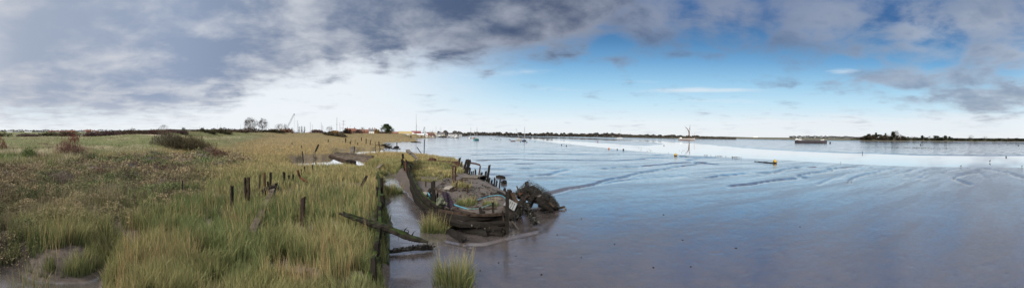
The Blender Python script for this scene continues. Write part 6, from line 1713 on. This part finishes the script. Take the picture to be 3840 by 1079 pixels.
# right shore grove
DK = dict(dark=(.014, .018, .010), light=(.040, .046, .022)); BR = dict(dark=(.034, .027, .019), light=(.080, .062, .040))
def rs(x): return 3190 + x * .2523
def ry(y): return 470 + y * .2523
def dsh(px): return float(np.interp(px, [3200, 3250, 3500, 3840], [470, 455, 392, 345]))
grove = [(180, 163, 60, 'r', BR, 'low rounded bush at the left tip of the right hand grove'), (240, 150, 90, 'r', BR, 'wide olive bush, second at the left end of the grove'), (270, 128, 90, 'r', DK, 'dark flat topped tree clump at the left of the grove'), (330, 138, 110, 'r', BR, 'big rounded bush below the flat topped clump'), (375, 106, 55, 'p', DK, 'dark pine with a leaning crown in the left of the grove'),
         (430, 132, 100, 'r', BR, 'rounded brown tree right of the leaning pine'), (500, 138, 90, 'r', BR, 'brown tree in the centre of the grove'), (518, 110, 36, 'p', DK, 'small pine top poking above the centre of the grove'), (555, 132, 60, 'b', BR, 'twiggy autumn tree left of the tall pine'), (590, 158, 80, 'r', BR, 'dark bush under the tall pine'), (630, 84, 80, 'c', DK, 'tallest dark pine of the grove'),
         (678, 74, 55, 'b', None, 'tall thin bare tree just right of the tallest pine'), (700, 150, 80, 'r', BR, 'rusty bush right of the thin bare tree'), (735, 125, 50, 'b', None, 'bare twiggy tree at the right of the grove'), (775, 155, 80, 'r', BR, 'brown bush ending the solid part of the grove'), (820, 175, 50, 'r', DK, 'low dark bush right behind the grove'), (850, 165, 45, 'r', DK, 'small dark tree first in the gap right of the grove'),
         (918, 154, 75, 'b', BR, 'rounded bare tree in the gap right of the grove'), (948, 170, 50, 'r', DK, 'dark bush leaning on the rounded bare tree'), (1000, 188, 55, 'r', DK, 'low bush left of the pointed pine'), (1064, 145, 55, 'c', DK, 'pointed pine standing free on the right shore'), (1125, 178, 60, 'r', DK, 'dark bush right of the pointed pine'), (1166, 152, 45, 'b', None, 'pale bare tree between the pine and the broad tree'), (1200, 188, 45, 'r', DK, 'low dark bush under the pale bare tree'),
         (1268, 152, 95, 'r', DK, 'broad dark rounded tree in the middle of the right shore'), (1335, 178, 75, 'r', DK, 'lower dark tree joined right of the broad one'), (1406, 150, 75, 'p', DK, 'flat crowned pine with a bare stem on the right shore'), (1470, 162, 60, 'c', DK, 'small dark conifer right of the flat crowned pine'), (1505, 178, 50, 'r', DK, 'dark bush right of the small conifer'), (1565, 188, 60, 'r', DK, 'low dark bush, first of the long hedge'),
         (1625, 190, 75, 'r', BR, 'brownish bush, second of the long hedge'), (1685, 194, 60, 'r', DK, 'dark bush left of the round bare tree'), (1788, 142, 75, 'b', None, 'large round bare tree rising from the hedge'), (1755, 200, 50, 'r', DK, 'low bush at the foot of the round bare tree'), (1850, 194, 75, 'r', DK, 'dark bush right of the round bare tree'), (1940, 192, 75, 'r', DK, 'dark bush left of the smaller bare tree'), (1998, 158, 60, 'b', None, 'smaller bare tree near the right end of the hedge'),
         (2055, 206, 70, 'r', DK, 'very low bush right of the smaller bare tree'), (2140, 204, 70, 'r', DK, 'low bush in the gap before the right end'), (2213, 194, 60, 'r', DK, 'round topped dark bush near the right end'), (2300, 210, 80, 'r', DK, 'flattest bush near the right end'), (2390, 200, 85, 'r', BR, 'brown edged bush, third from the right border'), (2480, 188, 90, 'r', DK, 'higher dark tree, second from the right border'), (2550, 198, 80, 'r', DK, 'dark tree cut by the right border')]
for x, y, w, kind, cols, lab in grove:
    px, top = rs(x), ry(y); d = dsh(px) + random.uniform(-6, 10); g = on(px, d); h = max(1.2, Z_(px, top, d) - g.z); W_ = w * .2523 * d / R * 1.35
    GR = 'trees along the right hand shore'
    if kind == 'b': bare_tree(g, h, W_, lab, GR, depth=3, nt=650, col=(.09, .075, .06), leaf=(.12, .075, .04) if cols else None)
    else: leafy(g, h, W_, lab, 'tree' if h > 4 else 'bush', GR, {'r': 'leafy_tree' if h > 4 else 'bush', 'p': 'pine_tree', 'c': 'pine_tree'}[kind], n=1700 if w > 50 else 1000, leafsz=.062, trunk=.05 if kind == 'r' else .25, shape={'r': 'round', 'p': 'pine', 'c': 'cone'}[kind], **cols)


# continuous far woods: read as one mass
def wood(x0, x1, dfun, topfun, n, cols, name, dep=30, seed=1):
    px = rng.uniform(x0, x1, n); d = np.array([dfun(p) for p in px]) + rng.uniform(0, dep, n) + 14
    a = (px - 1920) / R; x = np.sin(a) * d; y = np.cos(a) * d; z0 = height(x, y, False)[0]
    tp = (topfun(px) - 0) ; nz_ = fbm(px / 9, px * 0, seed, 4)
    H_ = tp * (.35 + 1.15 * nz_) * d / R
    z = z0 + H_ * rng.uniform(0, 1, n) ** .7
    c = lerp(cols[0], cols[1], np.clip(fbm(px / 6, px * 0 + 3, seed + 5, 3) * 2 - .5 + rng.normal(0, .2, n), 0, 1)) * rng.uniform(.7, 1.3, n)[:, None]
    me = np_mesh(name, *leaflets(x, y, z, d * .0016 * rng.uniform(.5, 1.3, n), c, .2)); tag(put(name, me, FOL), kind='stuff')


fe = lambda p: float(np.interp(p, [q[0] for q in FAR_EDGE], [q[1] for q in FAR_EDGE]))
wood(1640, 2330, lambda p: min(fe(p), 1200) if p > 1760 else 760, lambda px: np.where(px < 1760, 15.0, 11.5) + 0 * px, 28000, ((.040, .034, .028), (.085, .070, .055)), 'far_wood', 60, 901)
wood(2330, 2760, fe, lambda px: np.interp(px, [2330, 2560, 2700, 2760], [11, 10, 5, 3]), 12000, ((.042, .037, .030), (.085, .072, .055)), 'far_wood', 60, 921)
wood(2960, 3260, lambda p: 1500.0, lambda px: np.interp(px, [2960, 2985, 3150, 3260], [8, 9, 8, 4]), 3500, ((.035, .035, .030), (.065, .062, .050)), 'far_wood', 80, 941)
wood(0, 700, lambda p: 900.0, lambda px: 8.0 + 0 * px, 6000, ((.045, .038, .032), (.085, .07, .055)), 'far_wood', 80, 961)
wood(3190, 3860, lambda p: dsh(p) - 5, lambda px: np.interp(px, [3190, 3225, 3240, 3380, 3420, 3600, 3860], [2, 5, 14, 14, 10, 9, 9]), 9000, ((.022, .022, .015), (.055, .05, .032)), 'hedge_undergrowth', 14, 981)
# distant hills
def hills(px0, px1, d, tops, name):
    V = []; n = 60
    for i in range(n + 1):
        px = px0 + (px1 - px0) * i / n; t_ = np.interp(px, [q[0] for q in tops], [q[1] for q in tops]) + 1.2 * (float(fbm(px / 14, 0.3, 991, 3)) - .5)
        zt_ = max(.5, Z_(px, t_, d)); V += [tuple(AT(px, d - 250, -2)), tuple(AT(px, d, zt_)), tuple(AT(px, d + 500, zt_ * .9)), tuple(AT(px, d + 900, -2))]
    q = [(i * 4 + k, i * 4 + 4 + k, i * 4 + 5 + k, i * 4 + 1 + k) for i in range(n) for k in range(3)]
    tag(put(name, np_mesh(name, V, q, None, None, True), HILL), kind='structure')


HILL = mat('wooded_hill', (.04, .048, .035), (.075, .08, .055), .9, .01)
hills(420, 1000, 3800, [(420, 493), (520, 488), (600, 485), (650, 484.5), (760, 485), (900, 488), (1000, 496)], 'hills')
hills(3150, 3900, 3800, [(3150, 519), (3300, 517), (3500, 518.5), (3700, 518), (3900, 519)], 'hills')
hills(2620, 3000, 3800, [(2620, 514), (2700, 511.5), (2760, 513), (2860, 516), (3000, 517.5)], 'hills')


for o in bpy.data.objects:
    if o.parent and o.name.split('.')[0] in ('seaweed', 'wrack_fringe', 'hanging_weed'): o['kind'] = 'stuff'
